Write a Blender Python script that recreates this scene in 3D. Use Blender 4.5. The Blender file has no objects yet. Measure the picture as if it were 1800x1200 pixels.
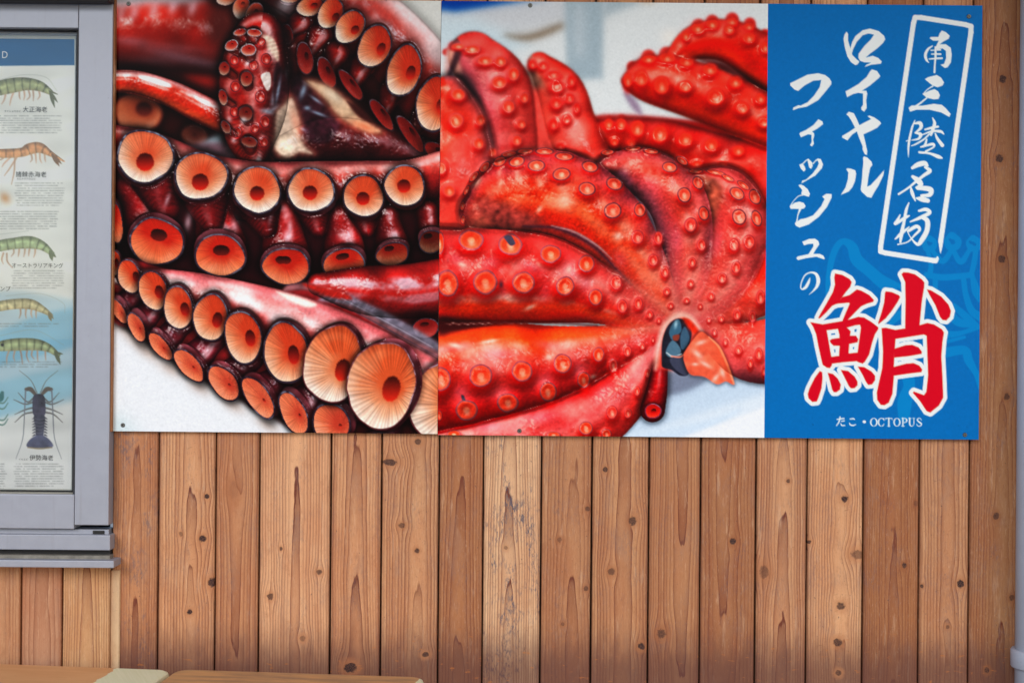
import bpy, bmesh, math, random
import numpy as np

# ------------------------------------------------------------------ camera, sky, sun, exposure
SC = bpy.context.scene
COL = SC.collection
CAM_D, CAM_X, CAM_Z, ROLL = 2.25, 0.9, 1.28, math.radians(0.5)
cam_data = bpy.data.cameras.new('camera')
cam_data.lens = 45.0
cam_data.sensor_width = 36.0
cam_data.clip_start = 0.05
cam_data.clip_end = 3000.0
cam = bpy.data.objects.new('camera', cam_data)
COL.objects.link(cam)
cam.location = (CAM_X, -CAM_D, CAM_Z)
cam.rotation_mode = 'XYZ'
cam.rotation_euler = (math.pi / 2, -ROLL, 0.0)
SC.camera = cam

SUN_EL, SUN_AZ = math.radians(27), math.radians(-28)      # azimuth measured from straight behind the camera
world = bpy.data.worlds.new('World')
SC.world = world
world.use_nodes = True
wn = world.node_tree
wn.nodes.clear()
sky = wn.nodes.new('ShaderNodeTexSky')
sky.sky_type = 'NISHITA'
sky.sun_disc = False
sky.sun_elevation = SUN_EL
sky.sun_rotation = math.pi + SUN_AZ
sky.air_density = 1.0
sky.dust_density = 0.9
bg = wn.nodes.new('ShaderNodeBackground')
bg.inputs['Strength'].default_value = 0.15
wo = wn.nodes.new('ShaderNodeOutputWorld')
wn.links.new(sky.outputs[0], bg.inputs[0])
wn.links.new(bg.outputs[0], wo.inputs[0])

sl = bpy.data.lights.new('sun', 'SUN')
sl.energy = 1.5
sl.angle = math.radians(25)
sl.color = (1.0, 0.995, 0.985)
sun = bpy.data.objects.new('sun', sl)
COL.objects.link(sun)
sun.location = (0.5, -6, 6)
sun.rotation_euler = (math.pi / 2 - SUN_EL, 0, SUN_AZ)

SC.view_settings.view_transform = 'Standard'
SC.view_settings.look = 'None'
SC.view_settings.gamma = 1.0
SC.view_settings.use_curve_mapping = False
SC.view_settings.exposure = 0.17
SC.cycles.max_bounces = 8


# ------------------------------------------------------------------ helpers
def P(u, v, depth=0.0):
    """Point on the plane y=-depth that the photograph's pixel (u, v) looks at."""
    s = (CAM_D - depth) / CAM_D
    du, dv = (u - 900) / 1000.0, (600 - v) / 1000.0
    ca, sa = math.cos(ROLL), math.sin(ROLL)
    return (CAM_X + (du * ca - dv * sa) * s, -depth, CAM_Z + (du * sa + dv * ca) * s)


def lin(c):
    c = np.clip(np.asarray(c, dtype=np.float64) / 255.0, 0, 1)
    return np.where(c <= 0.04045, c / 12.92, ((c + 0.055) / 1.055) ** 2.4)


def rgba(c, k=0.9):
    l = lin(c) * k
    return (float(l[0]), float(l[1]), float(l[2]), 1.0)


def link(name, mesh, mat=None, parent=None, loc=(0, 0, 0)):
    o = bpy.data.objects.new(name, mesh)
    COL.objects.link(o)
    o.location = loc
    if mat is not None and mesh is not None and len(mesh.materials) == 0:
        mesh.materials.append(mat)
    if parent is not None:
        o.parent = parent
    return o


def empty(name, loc, label, category, group=None):
    o = bpy.data.objects.new(name, None)
    COL.objects.link(o)
    o.location = loc
    o.empty_display_size = 0.05
    o['label'] = label
    o['category'] = category
    if group:
        o['group'] = group
    return o


def bm_mesh(bm, name, smooth=False):
    me = bpy.data.meshes.new(name)
    bmesh.ops.recalc_face_normals(bm, faces=bm.faces)
    bm.to_mesh(me)
    bm.free()
    if smooth:
        for p in me.polygons:
            p.use_smooth = True
    return me


def add_box(bm, x0, x1, y0, y1, z0, z1, bevel=0.0, seg=1):
    vs = [bm.verts.new((x, y, z)) for x in (x0, x1) for y in (y0, y1) for z in (z0, z1)]
    q = [(0, 1, 3, 2), (4, 6, 7, 5), (0, 4, 5, 1), (2, 3, 7, 6), (0, 2, 6, 4), (1, 5, 7, 3)]
    fs = [bm.faces.new([vs[i] for i in f]) for f in q]
    if bevel:
        es = list({e for f in fs for e in f.edges})
        bmesh.ops.bevel(bm, geom=es, offset=bevel, segments=seg, profile=0.5, affect='EDGES')


def box(name, x0, x1, y0, y1, z0, z1, mat, parent, bevel=0.0, seg=1, smooth=False):
    """Box part in world coordinates, parented to a thing whose origin may be anywhere."""
    ox, oy, oz = parent.location if parent is not None else (0, 0, 0)
    bm = bmesh.new()
    add_box(bm, x0 - ox, x1 - ox, y0 - oy, y1 - oy, z0 - oz, z1 - oz, bevel, seg)
    return link(name, bm_mesh(bm, name, smooth), mat, parent)


class NT:
    """Small node-tree writer."""
    def __init__(self, name):
        self.m = bpy.data.materials.new(name)
        self.m.use_nodes = True
        self.t = self.m.node_tree
        self.t.nodes.clear()
        self.out = self.t.nodes.new('ShaderNodeOutputMaterial')
        self.b = self.t.nodes.new('ShaderNodeBsdfPrincipled')
        self.t.links.new(self.b.outputs[0], self.out.inputs[0])

    def n(self, kind):
        return self.t.nodes.new(kind)

    def put(self, sock, v):
        if isinstance(v, bpy.types.NodeSocket):
            self.t.links.new(v, sock)
        elif v is not None:
            if sock.type == 'RGBA' and len(v) == 3:
                v = (*v, 1.0)
            sock.default_value = v

    def math(self, op, a, b=None, c=None, clamp=False):
        nd = self.n('ShaderNodeMath')
        nd.operation = op
        nd.use_clamp = clamp
        self.put(nd.inputs[0], a)
        if b is not None:
            self.put(nd.inputs[1], b)
        if c is not None:
            self.put(nd.inputs[2], c)
        return nd.outputs[0]

    def vec(self, x, y, z):
        nd = self.n('ShaderNodeCombineXYZ')
        for i, v in enumerate((x, y, z)):
            self.put(nd.inputs[i], v)
        return nd.outputs[0]

    def noise(self, vec, scale=1.0, detail=2.0, rough=0.5):
        nd = self.n('ShaderNodeTexNoise')
        self.put(nd.inputs['Vector'], vec)
        nd.inputs['Scale'].default_value = scale
        nd.inputs['Detail'].default_value = detail
        nd.inputs['Roughness'].default_value = rough
        return nd.outputs['Fac']

    def mix(self, fac, a, b):
        nd = self.n('ShaderNodeMix')
        nd.data_type = 'RGBA'
        self.put(nd.inputs[0], fac)
        self.put(nd.inputs[6], a)
        self.put(nd.inputs[7], b)
        return nd.outputs[2]

    def step(self, v, lo, hi):
        nd = self.n('ShaderNodeMapRange')
        nd.interpolation_type = 'SMOOTHSTEP'
        self.put(nd.inputs[0], v)
        nd.inputs[1].default_value = lo
        nd.inputs[2].default_value = hi
        return nd.outputs[0]

    def bump(self, h, strength, dist):
        nd = self.n('ShaderNodeBump')
        nd.inputs['Strength'].default_value = strength
        nd.inputs['Distance'].default_value = dist
        self.put(nd.inputs['Height'], h)
        self.t.links.new(nd.outputs[0], self.b.inputs['Normal'])

    def obj(self):
        return self.n('ShaderNodeTexCoord').outputs['Object']

    def xyz(self, v):
        nd = self.n('ShaderNodeSeparateXYZ')
        self.put(nd.inputs[0], v)
        return nd.outputs


def plain(name, col, rough=0.5, metal=0.0, var=0.12, scale=30.0, dirt=None, spec=0.5):
    t = NT(name)
    c = t.obj()
    n1 = t.noise(c, scale, 4, 0.6)
    k = t.step(n1, 0.3, 0.75)
    base = np.array(rgba(col))[:3]
    colr = t.mix(k, tuple(base * (1 - var)), tuple(np.minimum(base * (1 + var), 1)))
    if dirt is not None:
        d = t.step(t.noise(c, scale * 6, 3, 0.6), 0.68, 0.78)
        colr = t.mix(t.math('MULTIPLY', d, 0.7), colr, rgba(dirt))
    t.put(t.b.inputs['Base Color'], colr)
    t.put(t.b.inputs['Roughness'], t.math('MULTIPLY_ADD', n1, 0.2, rough - 0.1))
    t.b.inputs['Metallic'].default_value = metal
    t.b.inputs['Specular IOR Level'].default_value = spec
    return t.m


# ------------------------------------------------------------------ wood: one material per plank
def wood(name, seed, xc, k, tilt, y0, knots, base=(208, 152, 112), dark=(128, 72, 44), zmid=0.9,
         mould=0.0, wob=1.0, dirt=True, lens=0.85, hw=0):
    """Rings of a sawn log cut by the plank's face. Units are millimetres; z counts from zmid."""
    t = NT(name)
    x, _, z = t.xyz(t.obj())
    x = t.math('MULTIPLY', x, 1000.0)
    z = t.math('MULTIPLY', t.math('SUBTRACT', z, zmid), 1000.0)
    n1 = t.math('SUBTRACT', t.noise(t.vec(t.math('MULTIPLY', x, .010), seed, t.math('MULTIPLY', z, .0045)), 1, 2), .5)
    n2 = t.math('SUBTRACT', t.noise(t.vec(t.math('MULTIPLY', x, .02), seed + 7.3, t.math('MULTIPLY', z, .006)), 1, 3), .5)
    n3 = t.math('SUBTRACT', t.noise(t.vec(t.math('MULTIPLY', x, .10), seed + 3.1, t.math('MULTIPLY', z, .022)), 1, 2), .5)
    xp = t.math('MULTIPLY_ADD', n1, 11.0 * wob, x)
    kmask, kring = None, None
    for (kx, kz, rx, rz, kdark) in knots:
        dx = t.math('SUBTRACT', x, kx)
        dz = t.math('SUBTRACT', z, kz)
        e = t.math('ADD', t.math('POWER', t.math('ABSOLUTE', t.math('DIVIDE', dx, rx * 2.0)), 2.0),
                   t.math('POWER', t.math('ABSOLUTE', t.math('DIVIDE', dz, rz * 3.0)), 2.0))
        g = t.math('EXPONENT', t.math('MULTIPLY', e, -1.0))
        xp = t.math('SUBTRACT', xp, t.math('MULTIPLY', t.math('MULTIPLY', dx, g), 0.85))
        d = t.math('SQRT', t.math('ADD', t.math('POWER', t.math('ABSOLUTE', t.math('DIVIDE', dx, rx)), 2.0),
                                  t.math('POWER', t.math('ABSOLUTE', t.math('DIVIDE', dz, rz)), 2.0)))
        wobk = t.math('SUBTRACT', t.noise(t.vec(t.math('MULTIPLY', x, .22), seed, t.math('MULTIPLY', z, .22)), 1, 2), .5)
        d = t.math('MULTIPLY_ADD', wobk, 0.9, d)
        core = t.math('SUBTRACT', 1.0, t.step(d, 0.65, 1.05))
        core = t.math('MULTIPLY', core, kdark)
        halo = t.math('MULTIPLY', t.math('SUBTRACT', 1.0, t.step(d, 0.9, 2.4)), 0.55)
        kmask = core if kmask is None else t.math('MAXIMUM', kmask, core)
        kring = halo if kring is None else t.math('MAXIMUM', kring, halo)
    yy = t.math('ADD', t.math('MULTIPLY_ADD', z, tilt, y0), t.math('MULTIPLY', n2, 1.3 * wob))
    xd = t.math('ABSOLUTE', t.math('SUBTRACT', xp, xc))
    xx = t.math('MULTIPLY', t.math('DIVIDE', t.math('MULTIPLY', xd, xd), t.math('ADD', xd, 8.0)), k * 1.3)
    f = t.math('SQRT', t.math('ADD', t.math('MULTIPLY', xx, xx), t.math('MULTIPLY', yy, yy)))
    f = t.math('MULTIPLY_ADD', n3, 0.20, f)
    fr = t.math('FRACT', f)
    ring = t.math('FLOOR', f)
    wn_ = t.n('ShaderNodeTexWhiteNoise')
    wn_.noise_dimensions = '1D'
    t.put(wn_.inputs['W'], t.math('ADD', ring, seed * 3.7))
    rv = wn_.outputs['Value']
    late = t.math('MAXIMUM', t.math('POWER', fr, 11.0), t.math('MULTIPLY', t.math('POWER', fr, 2.2), .36))
    edge = t.math('SUBTRACT', 1.0, t.step(fr, 0.955, 1.0))
    line = t.math('MULTIPLY', t.math('MULTIPLY', late, edge), t.math('MULTIPLY_ADD', rv, 0.8, 0.6))
    fib = t.noise(t.vec(t.math('MULTIPLY', x, .75), seed, t.math('MULTIPLY', z, .012)), 1, 4, .65)
    fine = t.noise(t.vec(t.math('MULTIPLY', x, .9), seed + 2, t.math('MULTIPLY', z, .5)), 1, 3, .7)
    blot = t.noise(t.vec(t.math('MULTIPLY', x, .018), seed + 5, t.math('MULTIPLY', z, .007)), 1, 4, .6)
    B, D = np.array(rgba(base, .84))[:3], np.array(rgba(dark))[:3]
    mid = (B * 0.62 + D * 0.38) * np.array((1.04, .97, .93))
    c = t.mix(t.math('MULTIPLY', t.math('POWER', rv, 2.0), lens), tuple(B), tuple(mid))
    c = t.mix(t.math('MULTIPLY', t.step(blot, .38, .70), .60), c, tuple(mid * np.array((1.08, .94, .84))))
    c = t.mix(t.math('MULTIPLY', t.step(fib, .42, .72), .50), c, tuple(mid))
    c = t.mix(t.math('MULTIPLY', t.step(fine, .55, .8), .22), c, tuple(D))
    c = t.mix(t.math('MULTIPLY', line, 1.75, clamp=True), c, tuple(D))
    pale = t.step(t.noise(t.vec(t.math('MULTIPLY', x, .16), seed + 11, t.math('MULTIPLY', z, .07)), 1, 3, .6), .66, .78)
    c = t.mix(t.math('MULTIPLY', pale, .22), c, rgba((238, 200, 165)))
    # pores that catch dirt, and short pale fibres
    po = t.noise(t.vec(t.math('MULTIPLY', x, 1.1), seed + 51, t.math('MULTIPLY', z, .10)), 1, 3, .7)
    c = t.mix(t.math('MULTIPLY', t.step(po, .56, .72), .45), c, tuple(D * 1.15))
    c = t.mix(t.math('MULTIPLY', t.math('SUBTRACT', 1.0, t.step(po, .28, .42)), .30), c, rgba((240, 204, 172)))
    sc = t.step(t.noise(t.vec(t.math('MULTIPLY', t.math('MULTIPLY_ADD', z, .35, x), .05), seed + 61, t.math('MULTIPLY', t.math('MULTIPLY_ADD', x, -.35, z), .55)), 1, 2, .5), .71, .75)
    c = t.mix(t.math('MULTIPLY', sc, .35), c, tuple(D * .9))
    # stains and water streaks
    stn = t.step(t.noise(t.vec(t.math('MULTIPLY', x, .055), seed + 71, t.math('MULTIPLY', z, .028)), 1, 6, .75), .52, .66)
    c = t.mix(t.math('MULTIPLY', stn, .38), c, tuple(mid * np.array((.80, .72, .68))))
    wsk = t.step(t.noise(t.vec(t.math('MULTIPLY', x, .11), seed + 81, t.math('MULTIPLY', z, .0035)), 1, 4, .6), .54, .70)
    c = t.mix(t.math('MULTIPLY', wsk, .34), c, tuple(mid * np.array((.92, .82, .74))))
    lgt = t.step(t.noise(t.vec(t.math('MULTIPLY', x, .13), seed + 91, t.math('MULTIPLY', z, .012)), 1, 4, .7), .56, .72)
    c = t.mix(t.math('MULTIPLY', lgt, .34), c, rgba((234, 190, 152)))
    # greyed, handled patches
    gy = t.step(t.noise(t.vec(t.math('MULTIPLY', x, .03), seed + 41, t.math('MULTIPLY', z, .011)), 1, 5, .68), .50, .72)
    c = t.mix(t.math('MULTIPLY', gy, .28), c, rgba((158, 122, 104)))
    # small dark specks and scratches
    sp = t.step(t.noise(t.vec(t.math('MULTIPLY', x, .22), seed + 17, t.math('MULTIPLY', z, .17)), 1, 2, .6), .70, .75)
    c = t.mix(t.math('MULTIPLY', sp, .6), c, rgba((88, 70, 66)))
    if mould:
        mo = t.math('MULTIPLY', t.step(t.noise(t.vec(t.math('MULTIPLY', x, .028), seed + 21, t.math('MULTIPLY', z, .012)), 1, 5, .72), .47, .66),
                    t.step(t.noise(t.vec(t.math('MULTIPLY', x, .32), seed, t.math('MULTIPLY', z, .11)), 1, 3, .7), .42, .62))
        c = t.mix(t.math('MULTIPLY', mo, mould), c, rgba((92, 88, 98)))
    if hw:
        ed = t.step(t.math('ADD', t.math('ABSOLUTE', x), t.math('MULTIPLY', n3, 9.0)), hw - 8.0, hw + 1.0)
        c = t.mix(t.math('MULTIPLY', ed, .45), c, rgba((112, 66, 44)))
    if dirt:
        # splash-back grime and orange smears just above the tables, ragged in outline
        low = t.math('SUBTRACT', 1.0, t.step(t.math('MULTIPLY_ADD', n3, 60.0, z), -195.0, -95.0))
        c = t.mix(t.math('MULTIPLY', low, .75), c, rgba((96, 56, 48)))
        om = t.math('MULTIPLY', t.step(t.noise(t.vec(t.math('MULTIPLY', x, .06), seed + 31, t.math('MULTIPLY', z, .16)), 1, 3, .6), .62, .74),
                    t.math('SUBTRACT', 1.0, t.step(z, -190.0, -60.0)))
        c = t.mix(t.math('MULTIPLY', om, .6), c, rgba((196, 112, 48)))
    h = t.math('SUBTRACT', t.math('MULTIPLY', fib, .4), line)
    if kmask is not None:
        c = t.mix(kring, c, tuple(mid * np.array((.9, .78, .66))))
        kn = t.noise(t.vec(t.math('MULTIPLY', x, .5), seed, t.math('MULTIPLY', z, .5)), 1, 2)
        c = t.mix(kmask, c, t.mix(t.step(kn, .35, .65), rgba((40, 22, 24)), rgba((96, 60, 46))))
        h = t.math('SUBTRACT', h, kmask)
    t.put(t.b.inputs['Base Color'], c)
    t.b.inputs['Roughness'].default_value = 0.62
    t.b.inputs['Specular IOR Level'].default_value = 0.3
    t.bump(h, 0.5, 0.0006)
    return t.m


# ------------------------------------------------------------------ ground
gm = NT('concrete')
gc = gm.obj()
gcol = gm.mix(gm.step(gm.noise(gc, 3.0, 6, .65), .3, .7), rgba((150, 148, 144)), rgba((186, 184, 180)))
gm.put(gm.b.inputs['Base Color'], gcol)
gm.b.inputs['Roughness'].default_value = 0.85
bm = bmesh.new()
vs = [bm.verts.new(p) for p in ((-900, -900, 0), (900, -900, 0), (900, 900, 0), (-900, 900, 0))]
bm.faces.new(vs)
ground = link('ground', bm_mesh(bm, 'ground'), gm.m)
ground['kind'] = 'structure'

# ------------------------------------------------------------------ plank wall
WALL_TOP = 2.45
wall = empty('plank_wall', (CAM_X, 0, 0), 'weathered brown cedar wall of vertical planks behind the octopus signs', 'wall')
dark_wood = plain('dark_backing', (78, 48, 32), 0.9)
# joint positions in photo pixels, measured half-way down the bare planks (v = 985)
JOINTS = [196.5, 277.7, 378.4, 454.6, 580.7, 669.7, 771.0, 848.6, 950.4, 1039.5, 1140.0, 1230.7, 1328.2, 1418.0, 1517.0,
          1615.2, 1703.0, 1789.0, 1880.0, 1980.0]
# per plank: log axis offset (mm from plank centre), ring density, lean, ring index at mid height, tint, knots (u, v, rx, ry, darkness)
SPEC = [
    (2, .20, .0034, 1.3, (208, 144, 98), [], .55),
    (8, .15, .0056, 1.2, (235, 174, 125), [(364, 872, 5, 5, 1), (356.5, 946, 7, 7, 1), (373, 1023, 9, 9, 1), (334, 1075, 5.5, 5.5, 1), (318, 938, 4, 5, .5)], .24),
    (-2, .17, -.0030, 1.4, (215, 151, 105), [(410.5, 861, 10, 17, .12)], .24),
    (2, .16, .0030, .6, (244, 184, 136), [(494, 964, 3.5, 4, .8), (475, 1048, 6, 7, .8), (561, 1005, 6, 5, .8), (532, 1121, 6, 6, .5)], .24),
    (0, .17, .0040, 2.0, (229, 165, 117), [(615.6, 1173, 12, 10, 1)], .24),
    (14, .17, .0022, 3.2, (228, 168, 120), [(735, 776, 7, 6, .8), (685, 812, 14, 7, .9), (706.5, 923, 7, 5, .7), (733, 967, 5, 5, .9), (748, 1150, 7, 5, .9)], .24),
    (-2, .17, .0046, 2.4, (197, 133, 86), [], .24),
    (-6, .20, .0060, 2.3, (256, 204, 156), [(889, 962, 4, 4, .5)], .95),
    (12, .15, .0050, 2.2, (203, 141, 96), [(983.7, 948, 5, 5, .5), (1032.8, 894, 5, 5, .7), (1030.5, 1034, 5, 5, .7), (989, 1096, 4, 4, .5)], .24),
    (6, .17, .0018, 3.5, (217, 155, 107), [(1064, 825, 5, 6, .9), (1112, 915, 8, 9, .85), (1074.6, 1004, 7, 7, .7), (1127.5, 1135, 7, 7, 1)], .24),
    (13, .18, -.0044, 2.2, (203, 141, 95), [(1163, 1113, 9, 9, .75)], .24),
    (-8, .14, -.0042, 1.6, (187, 125, 81), [(1288, 951, 6.5, 6.5, 1)], .24),
    (2, .19, .0064, 2.6, (222, 162, 116), [(1343, 1004, 9, 13, .55), (1385.5, 845, 4, 4, .8)], .24),
    (10, .17, .0036, 1.4, (241, 181, 131), [(1485, 877, 7, 7, 1), (1507, 974, 13, 9, .6), (1478, 1065, 8, 8, .85), (1472.6, 1128.5, 8, 8, .9), (1474, 1182, 6, 6, .8), (1422, 952, 5, 4, .9)], .24),
    (6, .19, .0040, 1.8, (180, 116, 71), [(1610, 884.6, 5, 6, .4), (1589.5, 993, 5, 6, .9)], .24),
    (6, .15, .0020, 1.2, (215, 155, 109), [(1688, 1025, 8, 8, 1), (1620.6, 1029.5, 4, 4, .9), (1665.5, 1101, 4, 4, .6)], .24),
    (14, .17, .0030, 2.2, (184, 128, 84), [(1751, 907, 6, 7, .8), (1779, 1050, 6, 6, .7), (1735, 1177, 5, 6, .8), (1763, 139, 7, 8, .95), (1757, 279, 8, 8, .9), (1761, 455, 7, 8, .9), (1770, 697, 6, 7, .8)], .3),
    (5, .16, .0040, 2.0, (206, 146, 100), [], .1),
    (-5, .16, .0040, 2.0, (211, 150, 102), [], .24),
]
rng = random.Random(4)


def plank_mesh(name, hw, z0, z1, th=0.014, ch=0.0016):
    """Board with eased long edges, origin on its front face's centre line."""
    bm = bmesh.new()
    prof = [(-hw, th), (-hw, ch), (-hw + ch, 0), (hw - ch, 0), (hw, ch), (hw, th)]
    lo = [bm.verts.new((x, y, z0)) for x, y in prof]
    hi = [bm.verts.new((x, y, z1)) for x, y in prof]
    n = len(prof)
    for i in range(n):
        j = (i + 1) % n
        bm.faces.new((lo[i], lo[j], hi[j], hi[i]))
    bm.faces.new(lo)
    bm.faces.new(hi)
    return bm_mesh(bm, name)


ZMID = P(900, 985)[2]
for i in range(len(JOINTS) - 1):
    xa, xb = P(JOINTS[i], 985)[0], P(JOINTS[i + 1], 985)[0]
    xc = (xa + xb) / 2
    ax, k, ti, y0, tint, kn, mo = SPEC[i]
    kk = []
    for (u, v, rx, ry, dk) in kn:
        q = P(u, v)
        kk.append(((q[0] - xc) * 1000, (q[2] - ZMID) * 1000, rx, ry, dk))
    m = wood('cedar_%02d' % i, 3.7 + i * 5.13, ax, k, ti, y0, kk, tint, (114, 52, 32), ZMID, mo, hw=(xb - xa) * 500)
    gap = 0.0011 + rng.random() * 0.0007
    z0 = 0.02
    o = link('plank', plank_mesh('plank', (xb - xa) / 2 - gap, z0, WALL_TOP), m, wall, (xc - CAM_X, rng.uniform(-.0008, .0008), 0))
# short planks under the window
SILL_Z = P(100, 990)[2]
UJ = [-190, -110, -38, 35, 107.5, 194]
USPEC = [(0, .15, .004, 2), (3, .16, .004, 2), (-8, .2, .0009, 6), (2, .12, .0045, 1.4), (1, .21, .0050, 2.4)]
for i in range(len(UJ) - 1):
    xa, xb = P(UJ[i], 1080)[0], P(UJ[i + 1], 1080)[0]
    xc = (xa + xb) / 2
    ax, k, ti, y0 = USPEC[i]
    m = wood('cedar_low_%02d' % i, 61.7 + i * 3.13, ax, k, ti, y0, [], [(200, 146, 106), (200, 146, 106), (206, 152, 110), (204, 150, 114), (232, 184, 132)][i],
             (130, 70, 42), P(100, 1100)[2], 0)
    link('plank', plank_mesh('plank', (xb - xa) / 2 - .0017, 0.02, SILL_Z + .004), m, wall, (xc - CAM_X, .004, 0))
# pale end strip between the short planks and the tall ones
m = wood('sapwood', 91.3, 30, .06, .001, 3.2, [], (248, 222, 178), (150, 92, 56), P(100, 1100)[2], 0)
xa, xb = P(195.5, 1080)[0], P(211.5, 1080)[0]
link('corner_strip', plank_mesh('corner_strip', (xb - xa) / 2, 0.02, P(200, 1001)[2]), m, wall, ((xa + xb) / 2 - CAM_X, -.0045, 0))
# backing that closes the joints
bx0 = P(194, 985)[0]
box('backing_board', bx0, P(1980, 985)[0], .0165, .03, 0.0, WALL_TOP, dark_wood, wall)
box('backing_board', P(-190, 985)[0], bx0 - .002, .0205, .03, 0.0, SILL_Z - .01, dark_wood, wall)
# narrow reveal strip between the window and the photo board
m = wood('reveal', 71.3, 30, .2, .001, 3.2, [], (176, 116, 70), (110, 62, 36), ZMID, 0, dirt=False)
xa, xb = P(198.3, 300)[0], P(206.5, 300)[0]
link('edge_strip', plank_mesh('edge_strip', (xb - xa) / 2, P(200, 757)[2], WALL_TOP - .01, .02, .0008), m, wall, ((xa + xb) / 2 - CAM_X, -.0205, 0))

# unseen eave above the frame, added to dim light on the wall's top
shade_eave = empty('unseen_eave', (CAM_X, 0, WALL_TOP), 'unseen timber eave added to shade the top of the plank wall', 'eave')
eave_m = wood('eave_wood', 14.2, 0, .1, .004, 2, [], (176, 130, 92), (110, 66, 42), WALL_TOP, 0, dirt=False)
for i in range(9):
    x0 = -1.2 + i * .46
    box('shading_soffit', x0, x0 + .455, -0.90, .03, WALL_TOP + .002, WALL_TOP + .03, eave_m, shade_eave)
box('shading_fascia', -1.2, 2.94, -0.94, -0.902, WALL_TOP - .06, WALL_TOP + .06, eave_m, shade_eave)

# ------------------------------------------------------------------ printed pictures: a small 2-D painter
SRNG = np.random.default_rng(11)


class Canvas:
    """Picture surface square to the wall: a counts millimetres to the right, b down; X, Y are the photo pixels seen there."""
    def __init__(s, a0, b0, a1, b1, pitch):
        s.a0, s.b0 = a0, b0
        s.w, s.h = int(round((a1 - a0) / pitch)) + 1, int(round((b1 - b0) / pitch)) + 1
        s.px = (a1 - a0) / (s.w - 1)
        s.py = (b1 - b0) / (s.h - 1)
        s.A, s.B = np.meshgrid(np.linspace(a0, a1, s.w), np.linspace(b0, b1, s.h))
        ca, sa = math.cos(ROLL), math.sin(ROLL)
        s.X = 900 + (s.A - 900) * ca + (600 - s.B) * sa
        s.Y = 600 - (-(s.A - 900) * sa + (600 - s.B) * ca)
        s.c = np.zeros((s.h, s.w, 3))
        s.z = np.zeros((s.h, s.w))       # relief of the photographed flesh
        s.zb = np.zeros((s.h, s.w))      # cups standing on it
        s.wet = np.zeros((s.h, s.w))     # where it is wet skin
        s.foc = np.ones((s.h, s.w))      # how sharp the photo is there
        s.cache = {}

    def noise(s, sx, sy=None, seed=0):
        sy = sx if sy is None else sy
        key = (sx, sy, seed)
        if key not in s.cache:
            g = np.random.default_rng(seed + 100).standard_normal((s.h, s.w))
            fx = np.fft.rfftfreq(s.w)[None, :]
            fy = np.fft.fftfreq(s.h)[:, None]
            k = np.exp(-2 * (np.pi ** 2) * ((fx * sx / s.px) ** 2 + (fy * sy / s.px) ** 2))
            r = np.fft.irfft2(np.fft.rfft2(g) * k, s=g.shape)
            s.cache[key] = (r - r.mean()) / (r.std() + 1e-9)
        return s.cache[key]

    def soft(s, a, sig):
        pad = int(sig * 3 / s.px) + 2
        a = np.pad(a, pad, mode='edge')
        fx = np.fft.rfftfreq(a.shape[1])[None, :]
        fy = np.fft.fftfreq(a.shape[0])[:, None]
        k = np.exp(-2 * (np.pi ** 2) * ((fx * sig / s.px) ** 2 + (fy * sig / s.px) ** 2))
        return np.fft.irfft2(np.fft.rfft2(a) * k, s=a.shape)[pad:-pad, pad:-pad]

    def blur(s, sig, mask=None):
        m = np.ones((s.h, s.w)) if mask is None else mask
        b = np.stack([s.soft(s.c[..., i], sig) for i in range(3)], -1)
        s.c = s.c * (1 - m[..., None]) + b * m[..., None]
        s.z = s.z * (1 - m) + s.soft(s.z, sig) * m
        s.zb = s.zb * (1 - m) + s.soft(s.zb, sig) * m
        s.wet = s.wet * (1 - m) + s.soft(s.wet, sig) * m
        s.foc = s.foc * (1 - m) + np.minimum(s.foc, 1 / (1 + sig)) * m

    def relief(s, w, h, a, wet=1.0):
        a = np.clip(a, 0, 1)
        s.z[w] = s.z[w] * (1 - a) + h * a
        s.zb[w] = s.zb[w] * (1 - a)
        s.wet[w] = s.wet[w] * (1 - a) + wet * a
        s.foc[w] = s.foc[w] * (1 - a) + a

    def win(s, x0, y0, x1, y1):
        ca, sa = math.cos(ROLL), math.sin(ROLL)
        aa, bb = [], []
        for x, y in ((x0, y0), (x1, y0), (x0, y1), (x1, y1)):
            aa.append(900 + (x - 900) * ca - (600 - y) * sa)
            bb.append(600 - ((x - 900) * sa + (600 - y) * ca))
        i0 = max(0, int((min(aa) - s.a0) / s.px)); i1 = min(s.w, int((max(aa) - s.a0) / s.px) + 2)
        j0 = max(0, int((min(bb) - s.b0) / s.py)); j1 = min(s.h, int((max(bb) - s.b0) / s.py) + 2)
        if i1 <= i0 or j1 <= j0:
            return None
        return (slice(j0, j1), slice(i0, i1))

    def put(s, w, col, a):
        col = np.asarray(col, dtype=float)
        a = np.clip(a, 0, 1)[..., None]
        s.c[w] = s.c[w] * (1 - a) + col * a

    def mul(s, w, k):
        s.c[w] = s.c[w] * k[..., None]


def catmull(pts, n=8):
    p = np.asarray(pts, dtype=float)
    if len(p) < 3:
        tt = np.linspace(0, 1, n + 1)[:, None]
        return p[0] * (1 - tt) + p[1] * tt
    q = np.vstack([2 * p[0] - p[1], p, 2 * p[-1] - p[-2]])
    out = []
    for i in range(1, len(q) - 2):
        for t in np.arange(n) / n:
            a, b, c, d = q[i - 1], q[i], q[i + 1], q[i + 2]
            out.append(.5 * ((2 * b) + (c - a) * t + (2 * a - 5 * b + 4 * c - d) * t * t + (3 * b - a - 3 * c + d) * t ** 3))
    out.append(p[-1])
    return np.array(out)


def ramp(t, stops):
    xs = [a for a, _ in stops]
    cs = np.array([b for _, b in stops], dtype=float)
    return np.stack([np.interp(t, xs, cs[:, i]) for i in range(3)], -1)


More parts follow.
